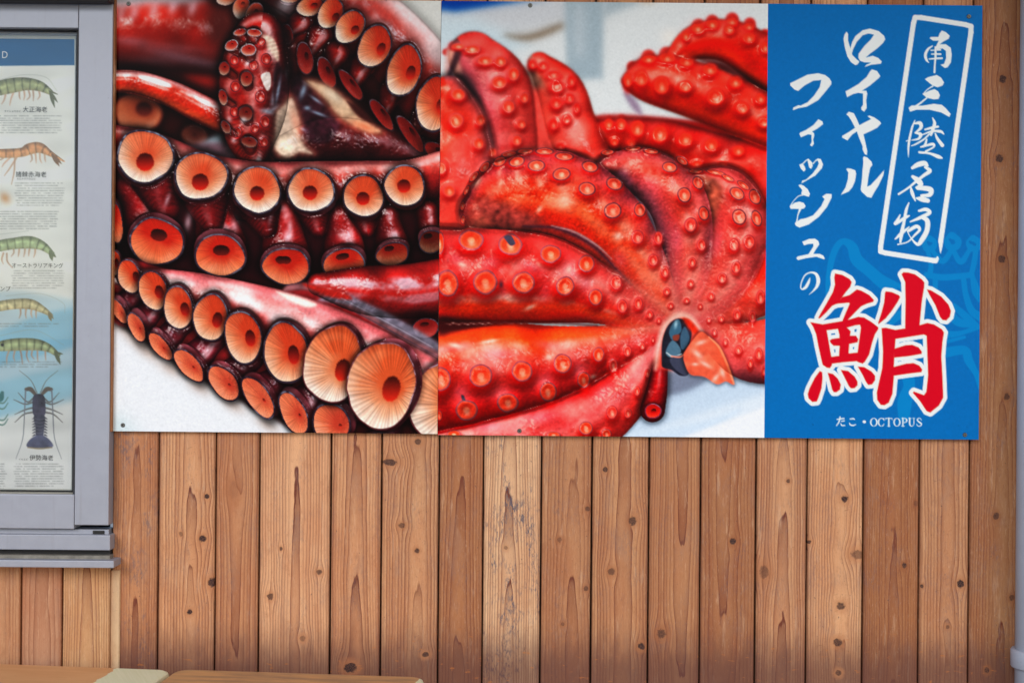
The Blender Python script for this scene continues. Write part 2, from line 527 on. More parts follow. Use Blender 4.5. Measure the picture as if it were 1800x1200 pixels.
def tube_field(X, Y, pts):
    best = np.full(X.shape, 1e9); wv = np.zeros(X.shape); sv = np.zeros(X.shape); rv = np.ones(X.shape)
    L = 0.0
    for a, b in zip(pts[:-1], pts[1:]):
        tx, ty = b[0] - a[0], b[1] - a[1]
        l2 = tx * tx + ty * ty + 1e-9
        l = math.sqrt(l2)
        k = np.clip(((X - a[0]) * tx + (Y - a[1]) * ty) / l2, 0, 1)
        r = np.maximum(a[2] + (b[2] - a[2]) * k, .3)
        ex, ey = X - a[0] - k * tx, Y - a[1] - k * ty
        d = np.hypot(ex, ey)
        q = d / r
        m = q < best
        side = np.where((-ty * ex + tx * ey) >= 0, 1.0, -1.0)
        best = np.where(m, q, best)
        wv = np.where(m, side * q, wv); sv = np.where(m, L + k * l, sv); rv = np.where(m, r, rv)
        L += l
    return wv, sv, rv, best


def tube(c, pts, stops, hl=(), mott=.10, shadow=(14, .5), hlcol=(245, 225, 225), soft=1.0, n=7, skin=.03, pink=None, hn=.55, pk=.38):
    """Tapering limb: colour ramp across it (w=-1 is left of travel seen on the page's top), wet highlights, contact shade."""
    sp = catmull(pts, n)
    R = sp[:, 2].max() + shadow[0] * 2.5 + 3
    w = c.win(sp[:, 0].min() - R, sp[:, 1].min() - R, sp[:, 0].max() + R, sp[:, 1].max() + R)
    if w is None:
        return
    X, Y = c.X[w], c.Y[w]
    wv, sv, rv, q = tube_field(X, Y, sp)
    out = np.maximum(q - 1, 0) * rv
    if shadow[1]:
        c.mul(w, 1 - shadow[1] * np.exp(-(out / shadow[0]) ** 2))
    a = np.clip((1 - q) * rv / (c.px * soft) + .5, 0, 1)
    n1, n2, n3 = c.noise(9)[w], c.noise(3, seed=1)[w], c.noise(1.3, seed=2)[w]
    n14, big = c.noise(15, seed=6)[w], c.noise(24, seed=5)[w]
    col = ramp(np.clip(wv + .07 * n14, -1, 1), stops)
    if pink is not None:
        k = np.clip(.32 + .42 * big + .15 * n14, 0, 1)[..., None] * pk * np.clip(1.15 - np.abs(wv), 0, 1)[..., None]
        col = col * (1 - k) + np.asarray(pink, float) * k
    col = col * (1 + mott * (.7 * n14 + .3 * n1 + .12 * n2) + skin * n3)[..., None]
    for (wc, ww, st) in hl:
        g = np.exp(-((wv - wc) / ww) ** 2)
        sp_ = np.clip(g * (.72 + hn * (.55 * n14 + .45 * n1 + .18 * n2)) - .22, 0, 1) * 1.5 * st
        sp_ = np.clip(sp_, 0, 1)
        col = col * (1 - sp_[..., None]) + np.asarray(hlcol, float) * sp_[..., None]
    c.put(w, col, a)
    c.relief(w, rv * .85 * np.sqrt(np.clip(1 - q * q, 0, 1)), a)


def poly_field(X, Y, pts):
    pts = np.asarray(pts, float)
    d = np.full(X.shape, 1e9)
    ins = np.zeros(X.shape, bool)
    n = len(pts)
    for i in range(n):
        ax, ay = pts[i]; bx, by = pts[(i + 1) % n]
        tx, ty = bx - ax, by - ay
        k = np.clip(((X - ax) * tx + (Y - ay) * ty) / (tx * tx + ty * ty + 1e-9), 0, 1)
        d = np.minimum(d, np.hypot(X - ax - k * tx, Y - ay - k * ty))
        if ay != by:
            cr = ((ay > Y) != (by > Y)) & (X < (bx - ax) * (Y - ay) / (by - ay) + ax)
            ins ^= cr
    return np.where(ins, -d, d)


def smooth_closed(pts, n=5):
    p = list(pts)
    q = catmull([p[-1]] + p + [p[0], p[1]], n)
    return q[n:-n]


def poly(c, pts, col, soft=1.0, smooth=True, shade=None, mott=.0, shadow=None, alpha=1.0):
    pts = smooth_closed(pts) if smooth else np.asarray(pts, float)
    m = soft * 2 + 4 + (shadow[0] * 2.5 if shadow else 0)
    w = c.win(pts[:, 0].min() - m, pts[:, 1].min() - m, pts[:, 0].max() + m, pts[:, 1].max() + m)
    if w is None:
        return
    d = poly_field(c.X[w], c.Y[w], pts)
    if shadow:
        c.mul(w, 1 - shadow[1] * np.exp(-(np.maximum(d, 0) / shadow[0]) ** 2))
    a = np.clip(.5 - d / (c.px * soft), 0, 1) if soft <= 2 else 1 / (1 + np.exp(d / (soft * .45)))
    cc = np.broadcast_to(np.asarray(col, float), d.shape + (3,)).copy()
    if shade is not None:           # (direction, amount): darker towards that direction
        t = ((c.X[w] - pts[:, 0].mean()) * shade[0] + (c.Y[w] - pts[:, 1].mean()) * shade[1]) / (np.ptp(pts[:, 0]) + np.ptp(pts[:, 1]))
        cc *= (1 - shade[2] * t)[..., None]
    if mott:
        cc *= (1 + mott * (.6 * c.noise(9)[w] + .5 * c.noise(3, seed=1)[w]))[..., None]
    c.put(w, cc, a * alpha)


def glow(c, x, y, rx, ry, col, a=1.0, rot=0.0, pw=2.0):
    R = max(rx, ry) * 2.6
    w = c.win(x - R, y - R, x + R, y + R)
    if w is None:
        return
    ca, sa = math.cos(math.radians(rot)), math.sin(math.radians(rot))
    dx, dy = c.X[w] - x, c.Y[w] - y
    q = np.hypot((dx * ca + dy * sa) / rx, (-dx * sa + dy * ca) / ry)
    c.put(w, col, a * np.exp(-q ** pw))


def brush(c, pts, col, soft=1.0, alpha=1.0, n=8):
    """Stroke; the third number is the full width."""
    sp = catmull([(a, b, r / 2.0) for a, b, r in pts], n)
    R = sp[:, 2].max() + 4 + soft
    w = c.win(sp[:, 0].min() - R, sp[:, 1].min() - R, sp[:, 0].max() + R, sp[:, 1].max() + R)
    if w is None:
        return
    _, _, rv, q = tube_field(c.X[w], c.Y[w], sp)
    c.put(w, col, np.clip((1 - q) * rv / (c.px * soft) + .5, 0, 1) * alpha)


def sucker(c, x, y, rx, ry, rot=0, hole=None, pale=(252, 226, 206), mid=(243, 150, 104), deep=(224, 66, 30), holec=(168, 22, 10),
           rim=(50, 40, 54), rimhi=(158, 168, 186), ridge=.10, light=(-.25, 1.0), rimw=.085, n=64, lift=0.0, shadow=(9, .5), bright=1.0, wall=None):
    R = max(rx, ry) + shadow[0] * 2.5 + 3
    w = c.win(x - R, y - R, x + R, y + R)
    if w is None:
        return
    X, Y = c.X[w], c.Y[w]
    ca, sa = math.cos(math.radians(rot)), math.sin(math.radians(rot))
    n3 = c.noise(7, seed=8)[w]
    p = ((X - x) * ca + (Y - y) * sa) / rx
    q = (-(X - x) * sa + (Y - y) * ca) / ry
    g0 = np.random.default_rng(int(abs(x) * 11 + abs(y) * 5))
    th0 = np.arctan2(q, p)
    wob = 1 + .026 * np.sin(2 * th0 + g0.random() * 6) + .022 * np.sin(3 * th0 + g0.random() * 6) + .012 * np.sin(5 * th0 + g0.random() * 6)
    rho = np.hypot(p, q) * (1 + .012 * n3) * wob
    rm = min(rx, ry)
    if wall is not None:
        ox, oy = wall
        p2 = ((X - x - ox) * ca + (Y - y - oy) * sa) / rx
        q2 = (-(X - x - ox) * sa + (Y - y - oy) * ca) / ry
        r2 = np.hypot(p2, q2) * wob / 1.05
        c.mul(w, 1 - .3 * np.exp(-(np.maximum(r2 - 1, 0) * rm / 6) ** 2))
        a2 = np.clip((1 - r2) * rm / c.px + .5, 0, 1)
        k2 = np.clip(.35 + .3 * n3 - .5 * (Y - y) / ry, 0, 1)[..., None]
        c.put(w, np.array((104, 22, 32)) * (1 - k2) + np.array((182, 84, 98)) * k2, a2)
        c.relief(w, rm * .5 * np.sqrt(np.clip(1.1 - r2 * r2, 0, 1)) + rm * .3, a2, .8)
    c.mul(w, 1 - shadow[1] * np.exp(-(np.maximum(rho - 1, 0) * rm / shadow[0]) ** 2))
    hx, hy, hr, hs = hole if hole else (x, y, .28 * rx, .28 * ry)
    hp = ((hx - x) * ca + (hy - y) * sa) / rx
    hq = (-(hx - x) * sa + (hy - y) * ca) / ry
    dx, dy = p - hp, q - hq
    dd = np.hypot(dx, dy) + 1e-6
    ux, uy = dx / dd, dy / dd
    hd = hp * ux + hq * uy
    Lr = -hd + np.sqrt(np.maximum(hd * hd + 1 - hp * hp - hq * hq, 1e-4))
    hrn = np.hypot((hr / rx) * ux, (hs / ry) * uy)
    t = np.clip((dd - hrn) / np.maximum(Lr - hrn, 1e-3), 0, 1.1)
    lx, ly = light
    ln = math.hypot(lx, ly)
    lit = (((X - x) * lx + (Y - y) * ly) / ln) / max(rx, ry)
    val = np.clip(.04 + .50 * t ** .9 + .55 * lit + .05 * n3 + lift, 0, 1)
    col = ramp(val, [(0, deep), (.42, mid), (.95, pale), (1, pale)])
    ph = np.arctan2(dy, dx)
    rg = np.random.default_rng(int(abs(x) * 7 + abs(y) * 13))
    tab = rg.standard_normal(n * 3)
    ker = np.array([.25, .5, .25])
    tab = np.convolve(np.r_[tab[-1], tab, tab[0]], ker, 'valid')
    idx = (ph + math.pi) / (2 * math.pi) * len(tab)
    rid = np.interp(idx, np.arange(len(tab) + 1), np.r_[tab, tab[0]])
    rid = rid + .9 * np.sin(ph * n + 1.3 * np.interp(idx, np.arange(len(tab) + 1), np.r_[tab, tab[0]]))
    amp = .62 * ridge * np.clip((t - .08) / .3, 0, 1)
    col = col * (1 + amp * rid - .03)[..., None] * bright
    # shade under the upper lip
    col = col * (1 - .28 * np.clip((rho - .80) / .2, 0, 1) * np.clip(-lit * 1.6, 0, 1))[..., None]
    # hole
    hh = dd / np.maximum(hrn, 1e-3)
    ha = np.clip((1.06 + .06 * rid * .5 - hh) * 6, 0, 1)[..., None]
    hl_ = np.clip(.75 + .5 * ((Y - hy) / max(hs, 1)), .35, 1.35)[..., None]
    col = col * (1 - ha) + np.asarray(holec, float) * hl_ * ha
    # rim
    ri = np.clip((rho - (1 - rimw)) / .02, 0, 1)
    hi = np.clip(.30 * n3 + .30 * c.noise(2, seed=9)[w] + .06 - .5 * lit, 0, .85)[..., None] * np.clip(1 - np.abs(rho - (1 - rimw * .45)) / (rimw * .6), 0, 1)[..., None]
    rc = np.asarray(rim, float) * (1 - hi) + np.asarray(rimhi, float) * hi
    col = col * (1 - ri[..., None]) + rc * ri[..., None]
    fa = np.clip((1.0 - rho) * rm / c.px + .5, 0, 1)
    c.put(w, col, fa)
    c.relief(w, rm * (.55 + .16 * np.clip(t, 0, 1) ** 2 + .012 * amp / .1 * rid), fa, .22)


def ring(c, x, y, rx, ry, rot=0, sharp=1.0, rimc=(158, 96, 116), inner=(230, 72, 52), core=(250, 158, 140), halo=.40, up=(0, -1), stalk=True):
    """Small cup on the red skin: shaded stalk below, lilac lip, orange bowl, pale middle."""
    R = max(rx, ry) * 2.6 + 6
    w = c.win(x - R, y - R, x + R, y + R)
    if w is None:
        return
    X, Y = c.X[w], c.Y[w]
    ca, sa = math.cos(math.radians(rot)), math.sin(math.radians(rot))

    def rho(ox, oy, k):
        dx, dy = X - x - ox, Y - y - oy
        return np.hypot((dx * ca + dy * sa) / (rx * k), (-dx * sa + dy * ca) / (ry * k))
    if stalk:
        r2 = rho(-up[0] * rx * .35, -up[1] * ry * .50, 1.20)
        c.put(w, (182, 12, 12), min(halo * 1.9, .95) * np.exp(-r2 ** 4 * .9))
        r3 = rho(up[0] * rx * .6 - rx * .5, up[1] * ry * .6, 1.1)
        c.put(w, (248, 170, 168), .22 * np.exp(-r3 ** 2))
    r = rho(0, 0, 1.0) * (1 + .03 * c.noise(5, seed=8)[w])
    n2 = c.noise(2, seed=9)[w]
    aa = max(min(rx, ry) / (c.px * 1.2 / sharp), .1)
    lit = ((Y - y) / ry)
    core, inner, rimc = np.array(core, float), np.array(inner, float), np.array(rimc, float)
    pale = core * .55 + np.array((248, 190, 185)) * .45
    col = ramp(np.clip(r, 0, 1.1), [(0, core), (.22, core * .8 + inner * .2), (.36, inner), (.66, inner * 1.0), (.78, inner * .75 + pale * .25), (.86, rimc * .6 + inner * .4), (.92, rimc), (1.0, rimc * .85), (1.1, rimc * .7)])
    col = col * (1 + .24 * np.clip(lit, -1, 1) * np.clip(1.2 - r, 0, 1) + .04 * n2)[..., None]
    g = np.exp(-(rho(rx * .05, ry * .34, .30)) ** 2) * .6
    col = col * (1 - g[..., None]) + np.array((255, 212, 200)) * g[..., None]
    c.put(w, col, np.clip((1.0 - r) * aa + .5, 0, 1))
    if stalk:
        m_ = min(rx, ry)
        r4 = rho(-up[0] * rx * .25, -up[1] * ry * .30, 1.25)
        c.zb[w] += m_ * .75 * np.exp(-r4 ** 4) - m_ * .30 * np.exp(-(r / .62) ** 4)


def wetten(c, spec=.8, dif=.5, ao=.5, skin=.5, zs=.9, steep=1.6):
    """Lights the photographed flesh inside the print: broken wet glints, form shade, creases."""
    z = c.soft(c.z, zs) + c.soft(c.zb, .9)
    amp = np.clip(c.wet, 0, 1)
    sk = (c.noise(1.6, seed=71) * .35 + np.abs(c.noise(3.0, seed=72)) * .6 + c.noise(7, seed=73) * .9) * skin * c.foc
    gy, gx = np.gradient(z + sk * amp, c.px)
    mag = np.hypot(gx, gy) + 1e-6
    k = np.minimum(1, steep / mag)
    gx, gy = gx * k, gy * k
    nz = 1 / np.sqrt(1 + gx * gx + gy * gy)
    nx, ny = -gx * nz, -gy * nz
    L = np.array((-.28, -.62, .73)); L /= np.linalg.norm(L)
    d = nx * L[0] + ny * L[1] + nz * L[2]
    c.c *= (1 + dif * amp * np.clip(d - L[2], -.8, .35))[..., None]
    zz = z - c.soft(z, 10)
    c.c *= (1 + ao * amp * np.clip(zz / 9, -.7, .35))[..., None]
    for (lx, ly, lz), pw, st, tint in (((-.25, -.55, .8), 26, 1.0, (255, 236, 232)), ((.35, -.30, .9), 60, .7, (246, 240, 255)), ((-.6, -.15, .8), 50, .5, (255, 226, 220))):
        H = np.array((lx, ly, lz + 1.0)); H /= np.linalg.norm(H)
        sp_ = np.clip(nx * H[0] + ny * H[1] + nz * H[2], 0, 1) ** (pw * 3)
        br = np.clip(.45 + .55 * c.noise(12, seed=81) + .25 * c.noise(4, seed=82), 0, 1)
        sp_ = np.clip(sp_ * st * spec * br * amp, 0, 1)[..., None]
        c.c = c.c * (1 - sp_) + np.array(tint, float) * sp_


def grade(c, con, sat):
    """Print contrast and saturation."""
    x = np.clip(c.c / 255.0, 0, 1)
    y = x + con * (x * x * (3 - 2 * x) - x)
    g = y @ np.array((.3, .59, .11))
    c.c = np.clip(g[..., None] + (y - g[..., None]) * sat, 0, 1) * 255


def colour_sheet(name, c, depth, mat, parent):
    """The print itself: a flat sheet whose points carry the printed ink colours."""
    s = (CAM_D - depth) / CAM_D
    ox, oy, oz = parent.location
    co = np.stack([CAM_X + (c.A - 900) / 1000 * s - ox, np.full(c.A.shape, -depth - oy), CAM_Z + (600 - c.B) / 1000 * s - oz], -1).reshape(-1, 3)
    nv = c.w * c.h
    idx = np.arange(nv).reshape(c.h, c.w)
    a, b, d, e = idx[:-1, :-1], idx[1:, :-1], idx[1:, 1:], idx[:-1, 1:]
    quads = np.stack([a, b, d, e], -1).reshape(-1, 4)
    nf = len(quads)
    me = bpy.data.meshes.new(name)
    me.vertices.add(nv)
    me.vertices.foreach_set('co', co.astype(np.float32).ravel())
    me.loops.add(nf * 4)
    me.loops.foreach_set('vertex_index', quads.astype(np.int32).ravel())
    me.polygons.add(nf)
    me.polygons.foreach_set('loop_start', np.arange(0, nf * 4, 4, dtype=np.int32))
    me.update(calc_edges=True)
    at = me.color_attributes.new('ink', 'FLOAT_COLOR', 'POINT')
    colr = np.ones((nv, 4), np.float32)
    colr[:, :3] = (lin(np.clip(c.c, 2, 252)) * 0.9).reshape(-1, 3)
    at.data.foreach_set('color', colr.ravel())
    return link(name, me, mat, parent)


def print_mat(name, rough, coat=0.0):
    t = NT(name)
    at = t.n('ShaderNodeAttribute')
    at.attribute_name = 'ink'
    oc = t.obj()
    grime = t.step(t.noise(oc, 120, 2, .5), .80, .84)
    col = t.mix(t.math('MULTIPLY', grime, .35), at.outputs['Color'], rgba((90, 84, 80)))
    t.put(t.b.inputs['Base Color'], col)
    t.put(t.b.inputs['Roughness'], t.math('MULTIPLY_ADD', t.noise(oc, 9, 3), .12, rough - .06))
    t.b.inputs['Specular IOR Level'].default_value = 0.04
    return t.m


PITCH = 1.2
PRINT_D = 0.0112
# ---------- left photo: close-up of arms and big suckers
A = Canvas(199, 3, 770.2, 763.5, PITCH)
A.c[:] = (46, 10, 9)
# far, out-of-focus part
w_all = (slice(0, A.h), slice(0, A.w))
tube(A, [(190, 60, 62), (300, 58, 66), (420, 70, 60), (520, 90, 50)], [(-1, (120, 14, 10)), (-.6, (186, 28, 16)), (-.1, (176, 26, 16)), (.4, (140, 24, 18)), (1, (52, 12, 12))], mott=.18, soft=8)
poly(A, [(196, -14), (360, -14), (350, 2), (250, 8), (196, 12)], (196, 206, 214), soft=9)
for x, y, a in ((236, 24, 12), (270, 20, 10), (304, 14, 12), (338, 16, 10), (212, 26, 10)):
    glow(A, x, y, 6, 13, (226, 196, 210), .75, 20)
for x, y, rx, ry, k, r in ((228, 72, 34, 7, .5, 5), (300, 96, 60, 9, .5, 12), (360, 112, 60, 7, .45, 10), (320, 84, 50, 5, .35, 8), (270, 108, 40, 6, .4, 6)):
    glow(A, x, y, rx, ry, (176, 140, 160), k, r)
poly(A, [(200, 112), (300, 128), (400, 150), (400, 200), (300, 165), (200, 128)], (58, 14, 14), soft=12)
poly(A, [(330, 135), (395, 140), (400, 152), (360, 150)], (178, 28, 20), soft=8)
poly(A, [(370, 5), (420, 10), (420, 70), (390, 90), (360, 60)], (74, 22, 18), soft=14)
A.blur(3.2)
# pale paper and pale back of the arm at top right
poly(A, [(600, -20), (800, -20), (800, 90), (700, 40), (640, 20)], (228, 227, 220), soft=6, smooth=False)
tube(A, [(470, -60, 60), (560, -20, 70), (660, 50, 66), (730, 120, 66), (800, 215, 70)],
     [(-1, (232, 214, 212)), (-.72, (222, 178, 178)), (-.45, (190, 70, 62)), (-.1, (150, 22, 16)), (.5, (118, 14, 12)), (1, (60, 10, 10))], mott=.10, shadow=(10, .25), hl=[(-.1, .3, .25)])
A.blur(1.5)
# background sucker discs on the left
sucker(A, 243, 200, 44, 36, 8, (253, 192, 15, 13), (196, 116, 82), (184, 88, 54), (150, 56, 32), (92, 28, 20), rim=(120, 40, 30), rimhi=(130, 60, 50), ridge=.02, lift=.1)
sucker(A, 342, 238, 24, 20, 0, (342, 238, 3, 3), (96, 44, 30), (90, 38, 26), (70, 24, 18), (60, 20, 14), rim=(50, 18, 14), rimhi=(60, 24, 20), ridge=.0)
poly(A, [(345, 262), (382, 236), (392, 242), (384, 268)], (158, 184, 194), soft=5)
poly(A, [(388, 250), (420, 262), (440, 285), (300, 262), (330, 255)], (132, 92, 104), soft=6, mott=.15)
A.blur(2.2, np.clip((440 - A.X) / 30, 0, 1) * np.clip((290 - A.Y) / 30, 0, 1))
# slim arm crossing at left
tube(A, [(190, 143, 19), (240, 146, 21), (300, 165, 23), (350, 190, 25), (410, 218, 24)],
     [(-1, (130, 30, 26)), (-.75, (206, 130, 130)), (-.35, (196, 44, 26)), (.2, (198, 34, 14)), (.7, (190, 60, 28)), (1, (96, 20, 14))],
     hn=.9, hl=[(-.55, .2, .75), (-.2, .12, .3)], shadow=(12, .6), mott=.14)
# dark hollow right of the curled tip
poly(A, [(500, 140), (560, 140), (640, 190), (720, 235), (775, 270), (775, 300), (600, 280), (520, 300), (440, 296), (440, 270)], (34, 8, 9), soft=7)
tube(A, [(500, 262, 26), (580, 250, 44), (680, 262, 40), (790, 290, 30)], [(-1, (44, 10, 12)), (-.4, (92, 16, 18)), (.1, (66, 12, 14)), (.6, (38, 8, 10)), (1, (26, 6, 8))], hl=[(-.3, .3, .25)], hlcol=(190, 150, 160), mott=.25, hn=1.2, shadow=(6, .3))
# suckers of the arm at top right: the dark far row first
def cone(c, x0, y0, r0, x1, y1, r1, lo=(96, 12, 12), hi=(184, 34, 28), hl=.5):
    tube(c, [(x0, y0, r0), ((x0 * 2 + x1) / 3, (y0 * 2 + y1) / 3, r0 * .62 + r1 * .30), (x1, y1, r1)],
         [(-1, lo), (-.45, hi), (0, np.array(hi) * .9), (.5, np.array(lo) * 1.1), (1, np.array(lo) * .55)], hl=[(-.3, .28, hl * .55)], shadow=(7, .35), mott=.16, hn=1.0, hlcol=(236, 190, 196))
for (x, y, rx, ry, rot, sx, sy) in ((504, 62, 12, 20, -15, 528, 40), (536, 103, 15, 30, -8, 562, 62), (574, 128, 14, 30, -24, 592, 92), (617, 150, 11, 34, -38, 640, 112),
                                    (671, 202, 11, 34, -35, 690, 160), (722, 236, 12, 40, -34, 745, 205), (768, 268, 14, 26, -50, 790, 250)):
    cone(A, sx, sy, 22, x + 3, y - 3, max(rx, 14), (92, 12, 12), (176, 30, 24), .8)
    sucker(A, x, y, rx, ry, rot, (x + 3, y - 4, rx * .25, ry * .25), (178, 52, 40), (150, 26, 20), (112, 14, 12), (80, 10, 8), rim=(58, 34, 40), rimhi=(150, 130, 145), ridge=.06, rimw=.10)
for (x, y, rx, ry, rot, hx, hy) in ((506, -6, 20, 12, 10, 508, -8), (545, 12, 25, 17, -22, 552, 10), (581, 24, 22, 29, 32, 590, 30), (615, 48, 25, 32, 34, 624, 53),
                                    (658, 82, 28, 41, 22, 670, 86), (710, 125, 31, 47, 16, 722, 128), (763, 183, 33, 49, 10, 776, 186)):
    sucker(A, x, y, rx, ry, rot, (hx, hy, rx * .27, ry * .27), (250, 226, 204), (240, 128, 84), (212, 50, 24), (190, 30, 14), ridge=.09, light=(-.7, 1), rimhi=(140, 146, 160), lift=.02 if x < 640 else -.1)
# suckers at the top, seen from the side
for (x, y, rx, ry, rot) in ((398, -2, 18, 12, -10), (424, 14, 15, 20, 18), (447, 27, 16, 23, 18), (474, 38, 14, 12, 15)):
    sucker(A, x, y, rx, ry, rot, (x + 3, y - 6, 4, 5), (246, 226, 214), (232, 128, 90), (204, 64, 40), (196, 58, 34), ridge=.04, rim=(120, 84, 88), rimhi=(170, 160, 170), light=(-.5, 1))
glow(A, 500, 12, 16, 14, (212, 206, 214), .7)
# curled tip
poly(A, [(478, 44), (510, 60), (520, 110), (512, 160), (500, 220), (480, 285), (450, 285), (480, 150)], (70, 16, 16), soft=3, mott=.2)
tube(A, [(456, 66, 44), (448, 120, 60), (446, 180, 60), (442, 235, 46), (446, 278, 22)],
     [(-1, (42, 10, 10)), (-.62, (110, 16, 16)), (-.2, (150, 22, 18)), (.3, (176, 28, 20)), (.7, (158, 22, 16)), (1, (90, 14, 12))], hl=[(.1, .3, .35), (-.45, .25, .45), (.75, .15, .3)], mott=.18, shadow=(12, .65))
poly(A, [(462, 62), (480, 68), (490, 92), (488, 108), (476, 92), (466, 78)], (244, 204, 180), soft=2.5, mott=.05)
poly(A, [(459, 132), (474, 128), (476, 150), (470, 160), (462, 146)], (246, 226, 216), soft=2, mott=.05)
glow(A, 458, 118, 7, 10, (235, 190, 185), .6)
for x, y, rx, ry in ((486, 130, 4, 16), (482, 170, 5, 18), (470, 196, 14, 5), (498, 150, 4, 22)):
    glow(A, x, y, rx, ry, (168, 186, 204), .8, 12)
for (x, y, rx, ry, rot) in ((422, 57, 12, 6, -15), (447, 58, 13, 7, 5), (407, 80, 12, 9, -25), (437, 88, 14, 10, -5), (394, 121, 10, 13, 10), (433, 139, 12, 14, 0),
                            (392, 172, 8, 15, -8), (432, 200, 13, 14, -5), (397, 224, 8, 13, -25), (438, 250, 15, 10, 12)):
    dk = 1.0 if y < 110 else .8 if y < 180 else .62
    tube(A, [(x + (445 - x) * .35, y + 13, rx * .7), (x, y + 2, rx * .95)], [(-1, (110, 14, 12)), (0, (190, 36, 26)), (1, (100, 12, 10))], shadow=(5, .3))
    sucker(A, x, y, rx, ry, rot, (x + 1, y - 2, rx * .2, ry * .2), (250 * dk, 196 * dk, 168 * dk), (226 * dk, 82 * dk, 60 * dk), (200 * dk, 36 * dk, 24 * dk), (190 * dk, 30 * dk, 20 * dk),
           rim=(54, 30, 38) if y > 110 else (200, 190, 198), rimhi=(150, 150, 165) if y > 110 else (238, 232, 236), ridge=.02, rimw=.13, shadow=(4, .35))
for x, y in ((428, 212), (405, 208), (412, 246), (454, 281), (436, 112), (410, 152)):
    glow(A, x, y, 5, 6, (236, 222, 226), .8, 30)
for x, y, rx, ry in ((458, 74, 9, 8), (468, 104, 9, 10), (412, 106, 8, 9), (414, 152, 9, 10), (458, 170, 9, 11), (412, 196, 8, 10), (466, 214, 9, 11), (418, 232, 8, 9), (464, 250, 8, 9), (446, 115, 8, 9), (448, 226, 8, 9)):
    ring(A, x, y, rx, ry, 0, 1.0, (84, 30, 40), (150, 24, 18), (190, 60, 46), .4)
# torn skin: cream flesh, dark wet skin
poly(A, [(486, 110), (506, 140), (512, 178), (500, 200), (486, 196), (480, 160)], (52, 16, 22), soft=3, mott=.25)
poly(A, [(515, 138), (545, 136), (575, 168), (600, 205), (580, 250), (535, 246), (524, 205), (516, 170)], (46, 18, 26), soft=4, mott=.3)
for x, y, rx, ry, r in ((489, 160, 3, 22, 10), (533, 160, 5, 14, 20), (556, 176, 12, 3, 35), (540, 190, 6, 4, 0), (486, 190, 10, 4, -30), (528, 226, 9, 3, 20), (545, 150, 12, 3, 30), (560, 200, 14, 3, 20)):
    glow(A, x, y, rx, ry, (150, 176, 200), .75, r)
poly(A, [(512, 166), (524, 190), (531, 216), (529, 232), (541, 256), (556, 272), (526, 273), (506, 283), (492, 278), (478, 258), (480, 236), (483, 198), (496, 180)], (168, 74, 62), soft=6, mott=.2)
poly(A, [(534, 138), (575, 147), (604, 167), (622, 182), (640, 206), (676, 234), (650, 237), (618, 226), (588, 205), (566, 176)], (150, 60, 46), soft=6, mott=.2)
poly(A, [(512, 173), (520, 190), (526, 216), (524, 232), (536, 258), (548, 270), (526, 268), (508, 277), (496, 274), (482, 258), (484, 240), (486, 200), (498, 186)], (240, 204, 178), soft=4, mott=.13, shadow=(5, .4))
glow(A, 500, 256, 12, 14, (250, 222, 186), .7)
glow(A, 520, 215, 8, 26, (226, 128, 100), .6, -15)
poly(A, [(540, 143), (573, 152), (600, 172), (616, 184), (632, 206), (668, 230), (650, 232), (622, 220), (592, 200), (572, 174)], (236, 188, 150), soft=4.5, mott=.10, shadow=(5, .3))
poly(A, [(610, 178), (640, 196), (652, 214), (630, 204)], (60, 20, 18), soft=3)
glow(A, 640, 222, 24, 7, (190, 70, 40), .7, 22)
glow(A, 585, 168, 22, 9, (252, 226, 196), .7, 38)
# middle arm with the row of big suckers
tube(A, [(170, 245, 30), (260, 270, 40), (352, 315, 48), (450, 338, 54), (560, 335, 52), (650, 330, 48), (720, 322, 42), (800, 300, 40)],
     [(-1, (176, 60, 62)), (-.8, (222, 120, 112)), (-.5, (206, 66, 56)), (-.1, (176, 30, 26)), (.4, (120, 14, 16)), (.8, (62, 8, 12)), (1, (36, 6, 8))],
     hl=[(-.68, .16, .5)], mott=.12, shadow=(8, .4))
poly(A, [(196, 330), (260, 350), (420, 390), (560, 392), (700, 380), (780, 360), (780, 480), (620, 470), (480, 500), (330, 480), (196, 460)], (42, 7, 11), soft=16)
# stalks of the lower row
for (x0, y0, r0, x1, y1, r1) in ((238, 330, 34, 270, 412, 46), (372, 366, 34, 388, 430, 45), (492, 376, 34, 502, 448, 42), (600, 382, 30, 606, 446, 37), (678, 380, 24, 690, 432, 29), (750, 372, 20, 757, 412, 22)):
    k = 1.0 if x1 < 640 else .72
    cone(A, x0, y0, r0, x1, y1, r1, (88 * k, 9 * k, 13 * k), (186 * k, 30 * k, 30 * k), .75)
for (x0, y0, r0, x1, y1, r1) in ((270, 300, 48, 290, 366, 26), (362, 340, 44, 372, 392, 22), (455, 355, 40, 470, 402, 18), (550, 355, 38, 560, 400, 16), (640, 365, 32, 645, 402, 14)):
    tube(A, [(x0, y0, r0), (x1, y1, r1)], [(-1, (70, 8, 12)), (0, (150, 18, 22)), (1, (66, 8, 12))], shadow=(6, .3), mott=.14, hl=[(.15, .3, .2)])
for x, y, rx, ry, r in ((330, 392, 6, 16, 10), (412, 398, 7, 14, 0), (505, 418, 8, 12, 0), (605, 414, 10, 9, -10), (600, 436, 14, 4, -10), (690, 412, 9, 7, 0), (398, 402, 10, 6, 0), (510, 400, 5, 14, 0), (294, 352, 4, 14, 20), (476, 380, 4, 14, 10)):
    glow(A, x, y, rx, ry, (236, 196, 206), .6, r)
